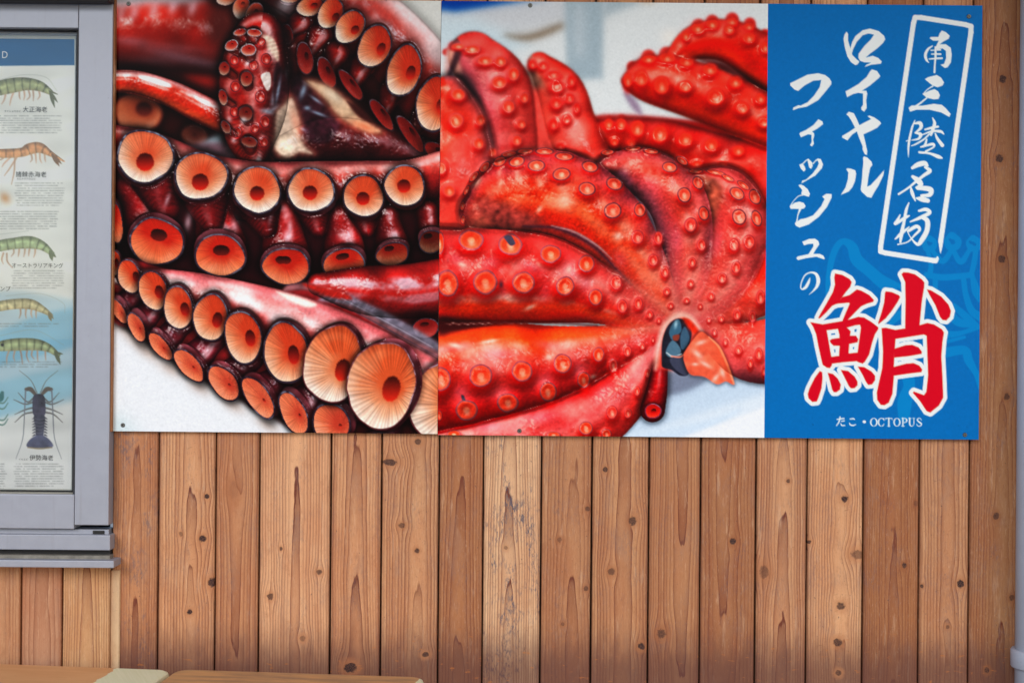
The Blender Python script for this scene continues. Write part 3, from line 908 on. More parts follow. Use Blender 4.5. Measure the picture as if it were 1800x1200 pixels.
for (x, y, rx, ry, rot, hx, hy, hr, hs, dk) in ((203, 392, 13, 36, -6, 196, 380, 4, 8, .95), (275, 425, 48, 43, 12, 279, 413, 15, 11, 1), (387, 449, 46, 38, 3, 389, 440, 15, 9.5, .98),
                                               (503, 468, 42, 34, 2, 498, 457, 14, 7, .95), (605, 463, 39, 26, -10, 602, 451, 12, 6, .93), (690, 447, 29, 21, -11, 684, 437, 9, 5, .66), (758, 425, 23, 20, -12, 752, 415, 8, 5, .42)):
    sucker(A, x, y, rx, ry, rot, (hx, hy, hr, hs), (248 * dk, 156 * dk, 110 * dk), (238 * dk, 96 * dk, 56 * dk), (212 * dk, 34 * dk, 16 * dk), (96 * dk, 20 * dk, 14 * dk), ridge=.07,
           lift=-.06, rimhi=(132, 128, 144) if dk > .7 else (40, 40, 60), shadow=(10, .6), bright=1.0, wall=(0, -6))
for (x, y, rx, ry, rot, hx, hy, hr, lf) in ((255, 275, 52, 47, -10, 255, 285, 16, .06), (353, 310, 49, 42, 8, 352, 320, 15, .02), (452, 334, 42, 43, 10, 452, 340, 13, .02),
                                           (547, 335, 42, 40, -4, 545, 339, 13, .02), (639, 345, 35.5, 38, 0, 638, 349, 12, -.09), (711, 326, 36, 37, 0, 710, 327, 12, -.10)):
    sucker(A, x, y, rx, ry, rot, (hx, hy, hr, hr), (254, 230, 212), (244, 150, 108), (230, 76, 38), (190, 28, 14), ridge=.085, lift=lf + .07, shadow=(10, .55), n=58, wall=(1, 5))
# right lower arm, glossy
tube(A, [(560, 500, 20), (640, 510, 42), (720, 512, 48), (800, 500, 50)],
     [(-1, (86, 10, 12)), (-.5, (170, 24, 22)), (.1, (186, 26, 22)), (.6, (130, 14, 16)), (1, (44, 8, 10))], hl=[(-.28, .26, .5), (.28, .16, .3)], hlcol=(206, 190, 206), mott=.16, hn=1.0, shadow=(9, .5))
poly(A, [(640, 560), (700, 556), (775, 560), (775, 625), (700, 600)], (52, 8, 12), soft=8)
sucker(A, 748, 577, 24, 18, -8, (746, 570, 8, 4), (196, 64, 54), (168, 36, 32), (130, 18, 16), (84, 12, 12), ridge=.04, rim=(40, 26, 34), rimhi=(110, 110, 130))
# white dish
poly(A, [(180, 540), (230, 577), (262, 608), (313, 640), (367, 675), (430, 708), (492, 742), (560, 775), (560, 800), (180, 800)], (241, 244, 249), soft=5, smooth=False)
glow(A, 205, 750, 40, 26, (200, 222, 226), .7, 30)
for x, y in ((215, 566), (240, 590), (262, 612), (300, 640), (350, 672), (410, 704), (470, 738)):
    glow(A, x, y + 8, 24, 12, (176, 140, 120), .5, 30)
# lowest arm: pale pink back, lilac fold
poly(A, [(196, 455), (300, 476), (357, 488), (423, 496), (490, 510), (560, 512), (660, 556), (772, 622), (790, 720), (640, 740), (480, 700), (330, 620), (240, 580), (196, 556)], (160, 26, 30), soft=3, mott=.14, shadow=(8, .5))
tube(A, [(180, 500, 26), (300, 508, 34), (420, 540, 46), (540, 580, 54), (660, 640, 60), (800, 720, 66)],
     [(-1, (206, 84, 88)), (-.7, (220, 112, 114)), (-.35, (226, 134, 130)), (.1, (196, 60, 56)), (.5, (120, 16, 20)), (1, (52, 8, 12))], hl=[(-.35, .3, .5), (-.7, .12, .25)], hlcol=(252, 228, 226), mott=.06, hn=.7, shadow=(5, .2))
poly(A, [(500, 512), (540, 510), (610, 540), (690, 588), (780, 640), (780, 622), (690, 566), (640, 536), (560, 500), (510, 500)], (150, 88, 92), soft=3, mott=.18)
poly(A, [(560, 528), (620, 538), (690, 575), (772, 618), (772, 604), (700, 560), (640, 530), (600, 514)], (134, 124, 142), soft=4, mott=.16)
poly(A, [(486, 512), (520, 520), (556, 534), (540, 540), (505, 526)], (240, 212, 200), soft=3)
poly(A, [(536, 498), (600, 512), (618, 526), (580, 522), (545, 508)], (186, 30, 22), soft=3)
for x, y, rx, ry, r in ((328, 498, 14, 6, 10), (378, 516, 24, 7, 12), (452, 540, 26, 10, 18), (500, 560, 20, 12, 22), (548, 568, 18, 9, 20), (430, 528, 16, 5, 12), (480, 558, 12, 12, 0)):
    glow(A, x, y, rx, ry, (255, 240, 240), .7, r)
brush(A, [(560, 520, 1), (640, 556, 2), (720, 600, 2), (772, 628, 1)], (70, 56, 70), soft=2, alpha=.7)
brush(A, [(600, 524, 1), (680, 566, 1.5), (760, 610, 1)], (196, 190, 206), soft=2, alpha=.6)
# lower, outward facing row
for (x, y, rx, ry, rot, sx, sy) in ((212, 545, 12, 26, -30, 232, 520), (243, 573, 15, 30, -24, 262, 545), (285, 607, 15, 32, -40, 305, 578), (335, 640, 20, 38, -42, 362, 606), (396, 671, 25, 38, -40, 426, 642),
                                    (457, 697, 24, 44, -36, 488, 668), (519, 724, 26, 42, -26, 546, 690), (585, 742, 38, 38, -30, 606, 716), (668, 776, 30, 18, 0, 668, 760)):
    x, y, rx = x - 3, y + 2, rx * .86
    cone(A, sx + 14, sy - 12, 24, x + 9, y - 9, ry * .80, (80, 12, 24), (150, 34, 48), .9)
    glow(A, x + 14, y - ry * .55, 9, 4, (206, 170, 190), .55, 35)
    sucker(A, x, y, rx, ry, rot, (x + rx * .5, y + ry * .1, rx * .10, ry * .10), (246, 150, 112), (236, 112, 74), (206, 64, 42), (196, 50, 32), ridge=.10, rimw=.11, rim=(38, 26, 40), rimhi=(150, 150, 172), light=(-.6, .6), shadow=(6, .5), lift=.05, wall=(7, -6))
# front row, growing towards the right
for (x, y, rx, ry, rot, hx, hy, hr, hs, n_) in ((203, 462, 10, 22, -5, 205, 462, 4, 8, 40), (227, 486, 20, 31, -12, 239, 486, 6, 9, 50), (269, 511, 25, 36, -12, 280, 513, 8, 12, 54), (313, 541, 26, 40, -10, 325, 543, 8, 12, 56),
                                              (370, 558, 31, 43, 8, 382, 562, 9, 14, 58), (427, 593, 33, 48, -8, 440, 594, 9, 15, 60), (503, 620, 40, 56, -6, 516, 623, 10, 17, 62),
                                              (586, 641, 54, 67, 14, 602, 650, 13, 20, 60), (792, 708, 72, 78, 16, 800, 712, 15, 20, 54), (671, 677, 62, 76, 14, 688, 683, 16, 23, 54)):
    big = x > 550
    sucker(A, x, y, rx, ry, rot, (hx, hy, hr, hs), (254, 224, 204) if big else (250, 204, 172), (244, 152, 108) if big else (240, 134, 90), (230, 88, 42) if big else (220, 64, 30), (196, 34, 16) if big else (170, 26, 16),
           ridge=.13 if big else .085, rimw=.045 if big else .085, rim=(100, 42, 48) if big else (50, 38, 52), rimhi=(190, 170, 186) if big else (140, 146, 164), light=(-.5, 1), shadow=(8, .5), n=n_, wall=(rx * .10 + 1, -ry * .03), lift=.02 if big else -.02)
wetten(A, .85, .55, .45, .5)
A.c *= (1 + .012 * A.noise(1.0, seed=21))[..., None]
grade(A, .22, .98)

# ---------- right photo: whole boiled octopus
Bc = Canvas(770.9, 3, 1344.9, 765.2, PITCH)
B = Bc
B.c[:] = (228, 232, 232)
poly(B, [(760, -20), (1010, -20), (1000, 40), (900, 60), (760, 45)], (206, 208, 212), soft=14, smooth=False)
poly(B, [(760, -30), (985, -30), (960, -4), (880, 8), (800, 22), (760, 16)], (6, 66, 142), soft=7, smooth=False)
poly(B, [(760, 30), (830, 30), (900, 60), (930, 80), (880, 100), (760, 90)], (206, 222, 230), soft=12, smooth=False)
poly(B, [(888, 62), (930, 60), (985, 42), (985, 52), (930, 72)], (128, 112, 96), soft=7)
poly(B, [(992, -20), (1062, -20), (1060, 138), (996, 144)], (164, 178, 186), soft=5, smooth=False)
poly(B, [(1010, 20), (1026, 20), (1026, 90), (1012, 90)], (188, 198, 204), soft=12)
poly(B, [(1058, -20), (1160, -20), (1120, 8), (1062, 30)], (170, 182, 188), soft=8, smooth=False)
glow(B, 1140, -4, 16, 9, (170, 120, 70), .8)
glow(B, 1178, 66, 16, 14, (255, 246, 236), .9)
B.blur(3.0)
RED = [(-1, (170, 44, 42)), (-.7, (214, 66, 56)), (-.25, (222, 48, 34)), (.25, (214, 34, 20)), (.65, (226, 58, 22)), (1, (160, 22, 16))]
DRED = [(-1, (110, 20, 22)), (-.6, (186, 36, 34)), (0, (196, 34, 26)), (.6, (182, 26, 16)), (1, (90, 14, 14))]
PINK = (226, 132, 146)
# far right arms, out of focus; the cups that break the outline come first
for x, y, r in ((1207, 62, 10), (1228, 46, 13), (1252, 38, 12), (1287, 34, 12), (1318, 42, 11), (1345, 60, 9), (1140, 100, 13), (1172, 96, 14), (1100, 142, 9), (1112, 118, 11), (1070, 212, 9), (1092, 210, 9)):
    glow(B, x, y, r, r, (196, 40, 34), 1, 0, 8)
poly(B, [(1040, 205), (1200, 210), (1348, 240), (1348, 340), (1180, 300), (1050, 260)], (150, 22, 20), soft=4)
tube(B, [(1185, 100, 16), (1225, 74, 30), (1285, 74, 38), (1360, 118, 46)], RED, mott=.10, hl=[(-.35, .3, .35)], shadow=(3, .25), soft=2)
poly(B, [(1230, 105), (1270, 108), (1320, 135), (1348, 155), (1348, 175), (1290, 140)], (70, 22, 22), soft=6)
tube(B, [(1048, 236, 24), (1110, 240, 32), (1180, 256, 42), (1260, 280, 46), (1360, 310, 62)], DRED, mott=.12, hl=[(-.1, .4, .4)], hlcol=(240, 170, 165), shadow=(3, .25), soft=2, pink=PINK)
tube(B, [(1115, 142, 21), (1150, 140, 42), (1220, 158, 49), (1290, 186, 48), (1360, 220, 46)], RED, mott=.10, hl=[(-.15, .3, .55)], hlcol=(246, 190, 186), shadow=(4, .3), soft=2, pink=None)
poly(B, [(1096, 165), (1110, 168), (1124, 186), (1128, 202), (1112, 192)], (150, 132, 150), soft=4)
for (x, y, rx, ry) in ((1227, 50, 13, 10), (1252, 43, 12, 9), (1287, 38, 11, 8), (1317, 47, 10, 7), (1282, 52, 10, 9), (1317, 67, 12, 10), (1345, 84, 8, 10), (1206, 64, 8, 9),
                       (1173, 102, 15, 9), (1207, 108, 14, 10), (1163, 150, 15, 17), (1127, 138, 13, 15), (1104, 142, 8, 13), (1140, 104, 14, 8), (1205, 152, 12, 11), (1248, 122, 14, 11), (1258, 170, 17, 16),
                       (1293, 144, 13, 11), (1305, 190, 12, 12), (1343, 215, 12, 10), (1337, 173, 10, 10), (1070, 218, 8, 11), (1092, 218, 9, 11), (1120, 226, 13, 15), (1160, 236, 15, 16), (1205, 245, 14, 13), (1250, 255, 13, 12),
                       (1298, 265, 11, 9), (1270, 290, 11, 7), (1225, 288, 11, 7), (1080, 250, 8, 8), (1110, 252, 8, 8)):
    ring(B, x, y, rx, ry, 0, .5, (186, 42, 38), (226, 62, 46), (234, 100, 80), .5)
# rear left arms
for x, y, r in ((936, 108, 9), (956, 112, 9), (976, 126, 10), (996, 140, 9), (1008, 160, 9), (1014, 186, 8), (800, 82, 13), (830, 80, 13), (858, 92, 12), (884, 106, 10), (786, 92, 9), (906, 128, 10)):
    glow(B, x, y, r, r * .8, (190, 48, 44), 1, 0, 8)
tube(B, [(948, 112, 20), (985, 160, 40), (1004, 220, 44), (1030, 285, 46)], [(-1, (160, 34, 30)), (-.5, (226, 74, 66)), (0, (214, 50, 40)), (.5, (206, 66, 58)), (1, (132, 92, 88))], mott=.12, shadow=(3, .2), soft=2, pink=PINK, hl=[(-.1, .4, .3)])
poly(B, [(905, 135), (930, 122), (955, 140), (960, 170), (925, 175), (905, 160)], (118, 92, 84), soft=8, mott=.2)
poly(B, [(925, 165), (960, 160), (975, 210), (985, 270), (930, 280), (920, 220)], (222, 84, 76), soft=8, mott=.1)
for (x, y, rx, ry) in ((936, 113, 8, 8), (955, 116, 9, 8), (973, 132, 13, 8), (979, 152, 13, 11), (978, 181, 11, 11), (973, 218, 9, 11), (1001, 173, 9, 9), (996, 210, 8, 9), (985, 258, 9, 7), (1005, 142, 8, 11), (1014, 190, 6, 10)):
    ring(B, x, y, rx, ry, 0, .55, (190, 64, 72), (212, 48, 42), (232, 92, 82), .5)
tube(B, [(832, 100, 44), (872, 150, 58), (880, 220, 62), (885, 300, 62)], [(-1, (190, 60, 60)), (-.55, (222, 86, 84)), (-.1, (206, 70, 74)), (.4, (196, 92, 108)), (.75, (120, 70, 80)), (1, (88, 52, 60))],
     mott=.12, shadow=(3, .25), soft=1.6, pink=(218, 130, 150), hl=[(.0, .4, .25)])
poly(B, [(786, 86), (800, 92), (812, 130), (800, 132), (782, 128)], (226, 178, 172), soft=4)
poly(B, [(800, 90), (812, 92), (796, 130), (786, 136)], (66, 46, 56), soft=3)
poly(B, [(784, 140), (818, 130), (842, 170), (838, 196), (800, 170), (778, 168)], (74, 60, 72), soft=8)
for (x, y, rx, ry) in ((806, 82, 14, 5), (830, 87, 15, 8), (853, 107, 15, 9), (878, 145, 14, 12), (894, 188, 12, 12), (903, 130, 11, 13), (922, 172, 9, 10), (917, 218, 9, 9), (909, 247, 9, 10), (880, 108, 11, 10)):
    ring(B, x, y, rx, ry, 0, .7, (150, 84, 96), (222, 70, 56), (246, 150, 130), .55)
tube(B, [(790, 165, 32), (806, 220, 50), (800, 300, 72), (790, 400, 76)], [(-1, (150, 92, 104)), (-.7, (214, 84, 84)), (-.2, (222, 60, 44)), (.4, (224, 56, 36)), (1, (200, 60, 56))], mott=.12, shadow=(8, .45), soft=1.5, pink=(220, 130, 150))
for (x, y, rx, ry) in ((806, 166, 13, 11), (802, 212, 13, 13), (845, 211, 9, 11), (842, 252, 10, 11), (790, 335, 11, 11), (776, 295, 9, 12), (866, 268, 7, 8)):
    ring(B, x, y, rx, ry, 0, .7, (166, 92, 104), (226, 74, 56), (246, 140, 116), .45)
B.blur(1.6)
# table under the octopus
poly(B, [(1040, 800), (1110, 735), (1160, 690), (1300, 660), (1360, 640), (1360, 800)], (222, 232, 243), soft=5, smooth=False)
poly(B, [(1080, 775), (1348, 690), (1348, 672), (1200, 640), (1120, 720)], (196, 212, 230), soft=9, smooth=False)
poly(B, [(1165, 695), (1235, 672), (1230, 664), (1160, 684)], (120, 130, 142), soft=5)
poly(B, [(1168, 650), (1240, 664), (1200, 690), (1160, 690)], (126, 132, 148), soft=8)
poly(B, [(1060, 775), (1240, 738), (1300, 720), (1210, 772)], (206, 222, 240), soft=8)
poly(B, [(1180, 776), (1348, 714), (1348, 776)], (243, 245, 249), soft=4, smooth=False)
# right-hand arms near the mouth
tube(B, [(1380, 460, 62), (1330, 500, 56), (1270, 540, 34), (1215, 566, 12)], RED, mott=.10, pink=PINK, shadow=(8, .4), hl=[(-.3, .3, .3)])
tube(B, [(1390, 615, 62), (1320, 618, 52), (1270, 600, 32), (1220, 572, 12)], [(-1, (130, 60, 80)), (-.7, (214, 96, 106)), (-.1, (222, 76, 76)), (.5, (214, 56, 48)), (1, (196, 60, 52))], mott=.10, pink=PINK, shadow=(6, .45), hl=[(0, .4, .25)])
# third arm, second arm, first curled arm
tube(B, [(1235, 318, 22), (1280, 340, 46), (1302, 395, 50), (1284, 460, 52), (1252, 520, 36), (1215, 562, 12)],
     [(-1, (196, 70, 78)), (-.6, (222, 96, 102)), (-.1, (222, 80, 76)), (.4, (214, 62, 56)), (.8, (190, 70, 76)), (1, (160, 66, 74))], mott=.12, pink=PINK, shadow=(5, .22), hl=[(-.2, .35, .4)])
poly(B, [(1226, 310), (1262, 318), (1270, 350), (1246, 400), (1232, 350)], (150, 84, 72), soft=7, mott=.2)
tube(B, [(1075, 300, 30), (1135, 304, 44), (1188, 350, 52), (1206, 420, 47), (1206, 490, 36), (1200, 552, 16)],
     [(-1, (176, 84, 100)), (-.55, (222, 96, 96)), (-.05, (222, 66, 52)), (.35, (196, 70, 78)), (.7, (140, 70, 88)), (1, (84, 48, 64))], mott=.13, pink=PINK, shadow=(5, .3), hl=[(-.15, .35, .4)], skin=.05)
poly(B, [(1072, 300), (1100, 300), (1120, 340), (1150, 390), (1172, 440), (1150, 440), (1110, 380), (1076, 330)], (74, 50, 66), soft=10, mott=.3)
tube(B, [(846, 372, 38), (905, 345, 70), (985, 350, 84), (1058, 392, 74), (1112, 450, 54), (1155, 515, 32), (1184, 562, 14)],
     [(-1, (150, 60, 80)), (-.75, (206, 80, 84)), (-.35, (222, 60, 38)), (.1, (226, 62, 26)), (.5, (206, 54, 36)), (.85, (150, 48, 44)), (1, (110, 44, 54))],
     mott=.09, shadow=(6, .35), hl=[(-.35, .22, .45), (.1, .22, .35)], skin=.06, hlcol=(252, 214, 200))
poly(B, [(822, 372), (850, 345), (905, 362), (950, 385), (930, 410), (860, 414), (826, 410)], (150, 74, 72), soft=12, mott=.25)
glow(B, 846, 392, 16, 14, (206, 120, 104), .6)
glow(B, 995, 352, 20, 14, (252, 226, 216), .75, 30)
glow(B, 1030, 372, 12, 20, (246, 160, 120), .5, -30)
glow(B, 838, 320, 7, 12, (240, 214, 206), .8, 40)
glow(B, 948, 368, 8, 4, (250, 220, 210), .8, -50)
for x, y, rx, ry, r in ((878, 300, 5, 12, 10), (910, 308, 6, 13, 0), (948, 320, 7, 14, -10), (880, 322, 4, 8, 20), (990, 330, 12, 8, 20)):
    glow(B, x, y, rx, ry, (246, 200, 190), .55, r)
# big left arms
tube(B, [(740, 790, 80), (880, 776, 76), (1000, 752, 68), (1080, 706, 52), (1128, 652, 34), (1160, 600, 16)],
     [(-1, (150, 20, 26)), (-.8, (206, 40, 42)), (-.4, (222, 70, 74)), (0, (226, 92, 100)), (.5, (218, 54, 52)), (1, (190, 54, 56))], mott=.10, pink=(232, 160, 178), shadow=(4, .3), hl=[(-.35, .3, .32), (.1, .2, .2)])
tube(B, [(720, 668, 104), (850, 652, 90), (960, 640, 68), (1060, 614, 42), (1130, 590, 26), (1172, 572, 12)],
     [(-1, (170, 44, 26)), (-.85, (212, 66, 28)), (-.6, (230, 84, 36)), (-.2, (228, 72, 58)), (.2, (218, 46, 46)), (.6, (208, 26, 30)), (.88, (200, 22, 22)), (1, (160, 24, 28))], mott=.09, pink=(226, 120, 140), shadow=(4, .3), hl=[(-.42, .2, .45), (-.05, .3, .25)])
tube(B, [(720, 488, 90), (850, 486, 84), (950, 490, 78), (1040, 514, 54), (1110, 545, 32), (1172, 572, 12)],
     [(-1, (160, 52, 56)), (-.85, (196, 60, 60)), (-.5, (216, 60, 60)), (-.1, (216, 52, 54)), (.3, (218, 30, 22)), (.65, (226, 66, 26)), (.88, (204, 30, 16)), (1, (150, 24, 20))], mott=.09, pink=(218, 120, 150), shadow=(4, .25), hl=[(-.25, .35, .35), (.45, .12, .5)])
poly(B, [(772, 558), (810, 560), (860, 568), (830, 576), (800, 584), (772, 590)], (60, 24, 28), soft=6)
for i in range(26):
    glow(B, 785 + i * 6, 568 - .04 * i + 1.5 * math.sin(i * 2.1), 4, 1.5, (226, 206, 206), .35 + .3 * (i * 7 % 5) / 5)
brush(B, [(920, 398, 3), (980, 402, 7), (1040, 430, 9), (1085, 475, 6), (1110, 500, 3)], (70, 48, 72), soft=5, alpha=.8)
brush(B, [(970, 397, 2), (1010, 408, 4), (1050, 432, 4), (1075, 455, 2)], (206, 190, 206), soft=3, alpha=.8)
brush(B, [(870, 733, 2), (920, 722, 3), (1000, 692, 3), (1060, 662, 2)], (110, 40, 46), soft=3, alpha=.7)
wk2 = np.exp(-(np.hypot((B.X - 1196) / 130, (B.Y - 530) / 110)) ** 3) * np.clip((B.c[..., 0] - B.c[..., 2] - 10) / 40, 0, 1)
B.blur(8, .85 * wk2)
B.foc[:] = np.maximum(B.foc, np.where(wk2 > .2, 1, B.foc))
# pale web around the mouth, with a fine net of white skin lines
webx = np.hypot((B.X - 1195) / 150, (B.Y - 545) / 105)
k = np.exp(-webx ** 2.2) * .45
pinkweb = np.array((230, 142, 140))
onoct = np.clip((B.c[..., 0] - B.c[..., 2] - 20) / 60, 0, 1)
B.put((slice(0, B.h), slice(0, B.w)), pinkweb, k * onoct)
net = np.abs(B.noise(3.2, seed=31)) * .7 + np.abs(B.noise(2.2, seed=32)) * .4
netk = np.clip(.42 - net, 0, 1) * np.exp(-(np.hypot((B.X - 1190) / 190, (B.Y - 510) / 130)) ** 4) * 1.25
B.put((slice(0, B.h), slice(0, B.w)), (240, 190, 186), .7 * netk * onoct)
for (x0, y0, x1, y1) in ((1195, 560, 1085, 480), (1195, 560, 1165, 450), (1200, 560, 1235, 440), (1210, 560, 1290, 500), (1180, 575, 1080, 580)):
    brush(B, [(x0, y0, 16), ((x0 + x1) / 2, (y0 + y1) / 2, 11), (x1, y1, 3)], (236, 172, 168), soft=10, alpha=.45)
# lilac sheen between the cups
for x, y, rx, ry, r in ((805, 455, 15, 9, 20), (862, 462, 20, 12, -20), (935, 470, 24, 12, 10), (1005, 478, 20, 12, 30), (958, 515, 14, 18, 0), (885, 512, 10, 10, 0), (1030, 498, 12, 16, 0), (810, 690, 14, 12, 20), (880, 690, 20, 12, -10),
                        (955, 668, 20, 11, -20), (1015, 650, 16, 10, -20), (880, 622, 30, 10, 0), (960, 606, 24, 9, 5), (800, 610, 34, 9, -10), (1090, 455, 12, 18, -30), (1190, 420, 12, 26, 0), (1260, 430, 12, 24, 10), (1060, 690, 22, 10, -40), (950, 735, 30, 10, -10), (860, 750, 30, 9, 0)):
    glow(B, x, y, rx, ry, (228, 130, 160), .42, r)
for x, y, rx, ry, r in ((932, 540, 12, 4, -25), (812, 465, 8, 4, 20), (800, 607, 12, 4, 10), (948, 464, 6, 4, 30), (1000, 475, 5, 7, 0), (965, 627, 7, 6, 0), (1042, 662, 7, 4, -20), (860, 600, 16, 3, -10), (1087, 415, 9, 8, 0)):
    glow(B, x, y, rx, ry, (255, 226, 222), .8, r)
# suckers, front
for (x, y, rx, ry, r) in ((895, 271, 14, 5, -8), (923, 266, 15, 5, -4), (957, 266, 16, 6, 2), (993, 275, 16, 7, 4), (1037, 293, 15, 10, 12), (878, 284, 13, 8, -25), (908, 284, 14, 9, -14), (943, 291, 15, 10, -5),
                          (987, 306, 16, 11, -4), (1032, 332, 15, 12, 12), (852, 294, 12, 7, -45), (833, 311, 12, 5, -48), (820, 335, 10, 4, -62), (813, 362, 9, 4, -80), (814, 386, 8, 4, 95), (1080, 323, 15, 11, 14), (1077, 370, 15, 14, 0), (1125, 369, 10, 12, 0), (1068, 268, 12, 5, -8),
                          (1145, 266, 14, 5, 4), (1113, 261, 15, 4, -4), (1177, 294, 14, 9, 8), (1203, 342, 12, 13, -20), (1227, 321, 9, 12, -25), (1199, 283, 12, 6, 35), (1237, 375, 9, 13, -15), (1214, 394, 11, 11, 0),
                          (1223, 301, 13, 4, 0), (1257, 303, 18, 4, 12), (1280, 313, 12, 4, 25), (1307, 326, 13, 5, 35), (1296, 340, 14, 10, 35), (1327, 346, 10, 14, -30), (1299, 381, 12, 14, -20), (1330, 384, 9, 15, -20)):
    ring(B, x, y, rx, ry, r, 1.0, (92, 66, 82), (228, 88, 74), (244, 156, 140), .42)
for (x, y, rx, ry) in ((828, 422, 22, 18), (897, 430, 21, 19), (968, 446, 19, 16), (1031, 463, 14, 15), (787, 498, 19, 24), (853, 496, 21, 21), (920, 496, 20, 19), (993, 503, 16, 17), (1047, 522, 12, 15), (773, 427, 8, 20),
                       (775, 666, 17, 21), (845, 660, 20, 20), (918, 652, 18, 18), (989, 639, 16, 17), (1052, 623, 10, 13), (820, 720, 20, 18), (893, 707, 19, 17), (963, 688, 15, 17), (1026, 667, 11, 14), (1030, 752, 12, 12), (798, 763, 12, 7), (973, 764, 12, 6), (1066, 762, 9, 9), (772, 730, 5, 9)):
    ring(B, x, y, rx, ry, 0, 1.0, (150, 92, 108), (234, 78, 56), (248, 150, 126), .5)
for (x, y, rx, ry) in ((1121, 417, 11, 13), (1157, 418, 8, 12), (1148, 457, 9, 11), (1169, 478, 7, 10), (1083, 496, 10, 13), (1172, 512, 6, 7), (1179, 537, 5, 5), (1207, 528, 5, 5), (1094, 538, 9, 12), (1122, 533, 8, 11), (1142, 552, 6, 7),
                       (1158, 563, 4, 5), (1214, 396, 11, 13), (1233, 430, 8, 11), (1217, 461, 7, 9), (1214, 498, 6, 7), (1290, 430, 9, 12), (1317, 425, 10, 13), (1294, 470, 8, 11), (1269, 489, 8, 9), (1250, 520, 6, 7), (1231, 538, 4, 5), (1337, 523, 8, 13),
                       (1296, 553, 7, 10), (1323, 556, 6, 10), (1268, 560, 5, 6), (1246, 562, 4, 5), (1256, 584, 4, 6), (1275, 601, 4, 6), (1298, 615, 6, 8), (1334, 621, 7, 11), (1319, 638, 5, 9), (1343, 652, 4, 9), (1148, 597, 3, 5), (1129, 608, 5, 7), (1103, 617, 7, 10),
                       (1078, 642, 8, 12), (1138, 656, 5, 8), (1120, 687, 6, 9), (1076, 724, 10, 12), (1104, 726, 7, 9)):
    ring(B, x, y, rx, ry, 0, 1.0, (176, 72, 84), (214, 74, 70), (240, 142, 132), .35)
poly(B, [(886, 416), (898, 414), (906, 428), (898, 432), (890, 424)], (70, 72, 92), soft=2)
poly(B, [(811, 694), (816, 696), (818, 704), (812, 702)], (70, 70, 90), soft=2)
glow(B, 881, 500, 4, 7, (80, 60, 84), .8)
# funnel hanging below, mouth with dark beak, torn flap
tube(B, [(1160, 648, 14), (1154, 688, 19), (1147, 720, 22)], [(-1, (70, 10, 20)), (-.4, (150, 20, 30)), (.1, (186, 30, 36)), (1, (70, 10, 20))], hl=[(-.1, .25, .3)], shadow=(7, .4))
sucker(B, 1148, 722, 15, 13, -15, (1149, 722, 5, 4), (236, 92, 70), (216, 50, 40), (190, 30, 26), (170, 22, 20), rim=(130, 60, 80), rimhi=(190, 150, 170), ridge=.03, rimw=.14, shadow=(3, .3))
poly(B, [(1152, 642), (1160, 610), (1168, 575), (1188, 556), (1210, 556), (1232, 575), (1240, 600), (1220, 640), (1180, 650)], (214, 90, 78), soft=4, mott=.1)
brush(B, [(1152, 648, 6), (1158, 606, 9), (1170, 572, 10), (1192, 555, 11), (1214, 560, 9), (1234, 582, 4)], (246, 206, 198), soft=7, alpha=.9)
poly(B, [(1163, 636), (1164, 600), (1174, 572), (1190, 560), (1206, 564), (1216, 582), (1212, 606), (1204, 626), (1210, 656), (1196, 660), (1180, 650), (1166, 646)], (40, 40, 52), soft=2, mott=.15)
poly(B, [(1176, 584), (1184, 566), (1194, 562), (1198, 580), (1190, 590), (1182, 598)], (72, 104, 122), soft=2)
glow(B, 1188, 570, 3, 7, (170, 206, 222), .9, 10)
poly(B, [(1196, 590), (1204, 574), (1212, 594), (1204, 612), (1197, 612)], (74, 98, 116), soft=2)
poly(B, [(1170, 618), (1182, 598), (1196, 612), (1194, 624), (1178, 628)], (92, 118, 134), soft=2)
poly(B, [(1183, 590), (1194, 588), (1192, 598), (1184, 598)], (132, 72, 60), soft=2)
brush(B, [(1172, 620, 2), (1184, 627, 3), (1198, 622, 2)], (186, 196, 200), soft=1.5)
poly(B, [(1178, 630), (1200, 626), (1212, 650), (1204, 660), (1184, 646)], (74, 76, 92), soft=2)
brush(B, [(1180, 626, 2), (1196, 627, 2.5), (1206, 618, 2)], (236, 150, 130), soft=1.5)
poly(B, [(1200, 560), (1212, 562), (1226, 580), (1222, 586), (1212, 578)], (190, 50, 30), soft=3, mott=.2)
poly(B, [(1202, 622), (1216, 600), (1232, 583), (1246, 592), (1262, 608), (1276, 632), (1290, 674), (1276, 670), (1260, 675), (1238, 662), (1214, 658), (1204, 640)], (236, 112, 88), soft=2, mott=.08, shadow=(5, .35))
brush(B, [(1246, 592, 2), (1264, 610, 4), (1278, 640, 4), (1290, 674, 3)], (244, 150, 120), soft=2)
for x, y, rx, ry, r in ((1226, 622, 12, 5, 40), (1232, 602, 10, 4, -20), (1258, 664, 9, 4, -50), (1240, 640, 12, 4, 30), (1270, 655, 4, 9, -20), (1222, 640, 6, 3, 0)):
    glow(B, x, y, rx, ry, (252, 206, 192), .75, r)
wk = np.exp(-(np.hypot((B.X - 1196) / 165, (B.Y - 530) / 135)) ** 3)
B.z = B.z * (1 - wk) + B.soft(B.z, 18) * wk
B.wet *= 1 - np.exp(-(np.hypot((B.X - 1208) / 62, (B.Y - 615) / 66)) ** 4)
wetten(B, .62, .52, .34, .42, 4.0, 1.2)
B.c *= (1 + .012 * B.noise(1.0, seed=21))[..., None]
brush(B, [(770, 573, 20), (815, 572, 13), (880, 567, 6), (960, 566, 3.5), (1050, 572, 1.5)], (66, 18, 20), soft=5, alpha=.8)
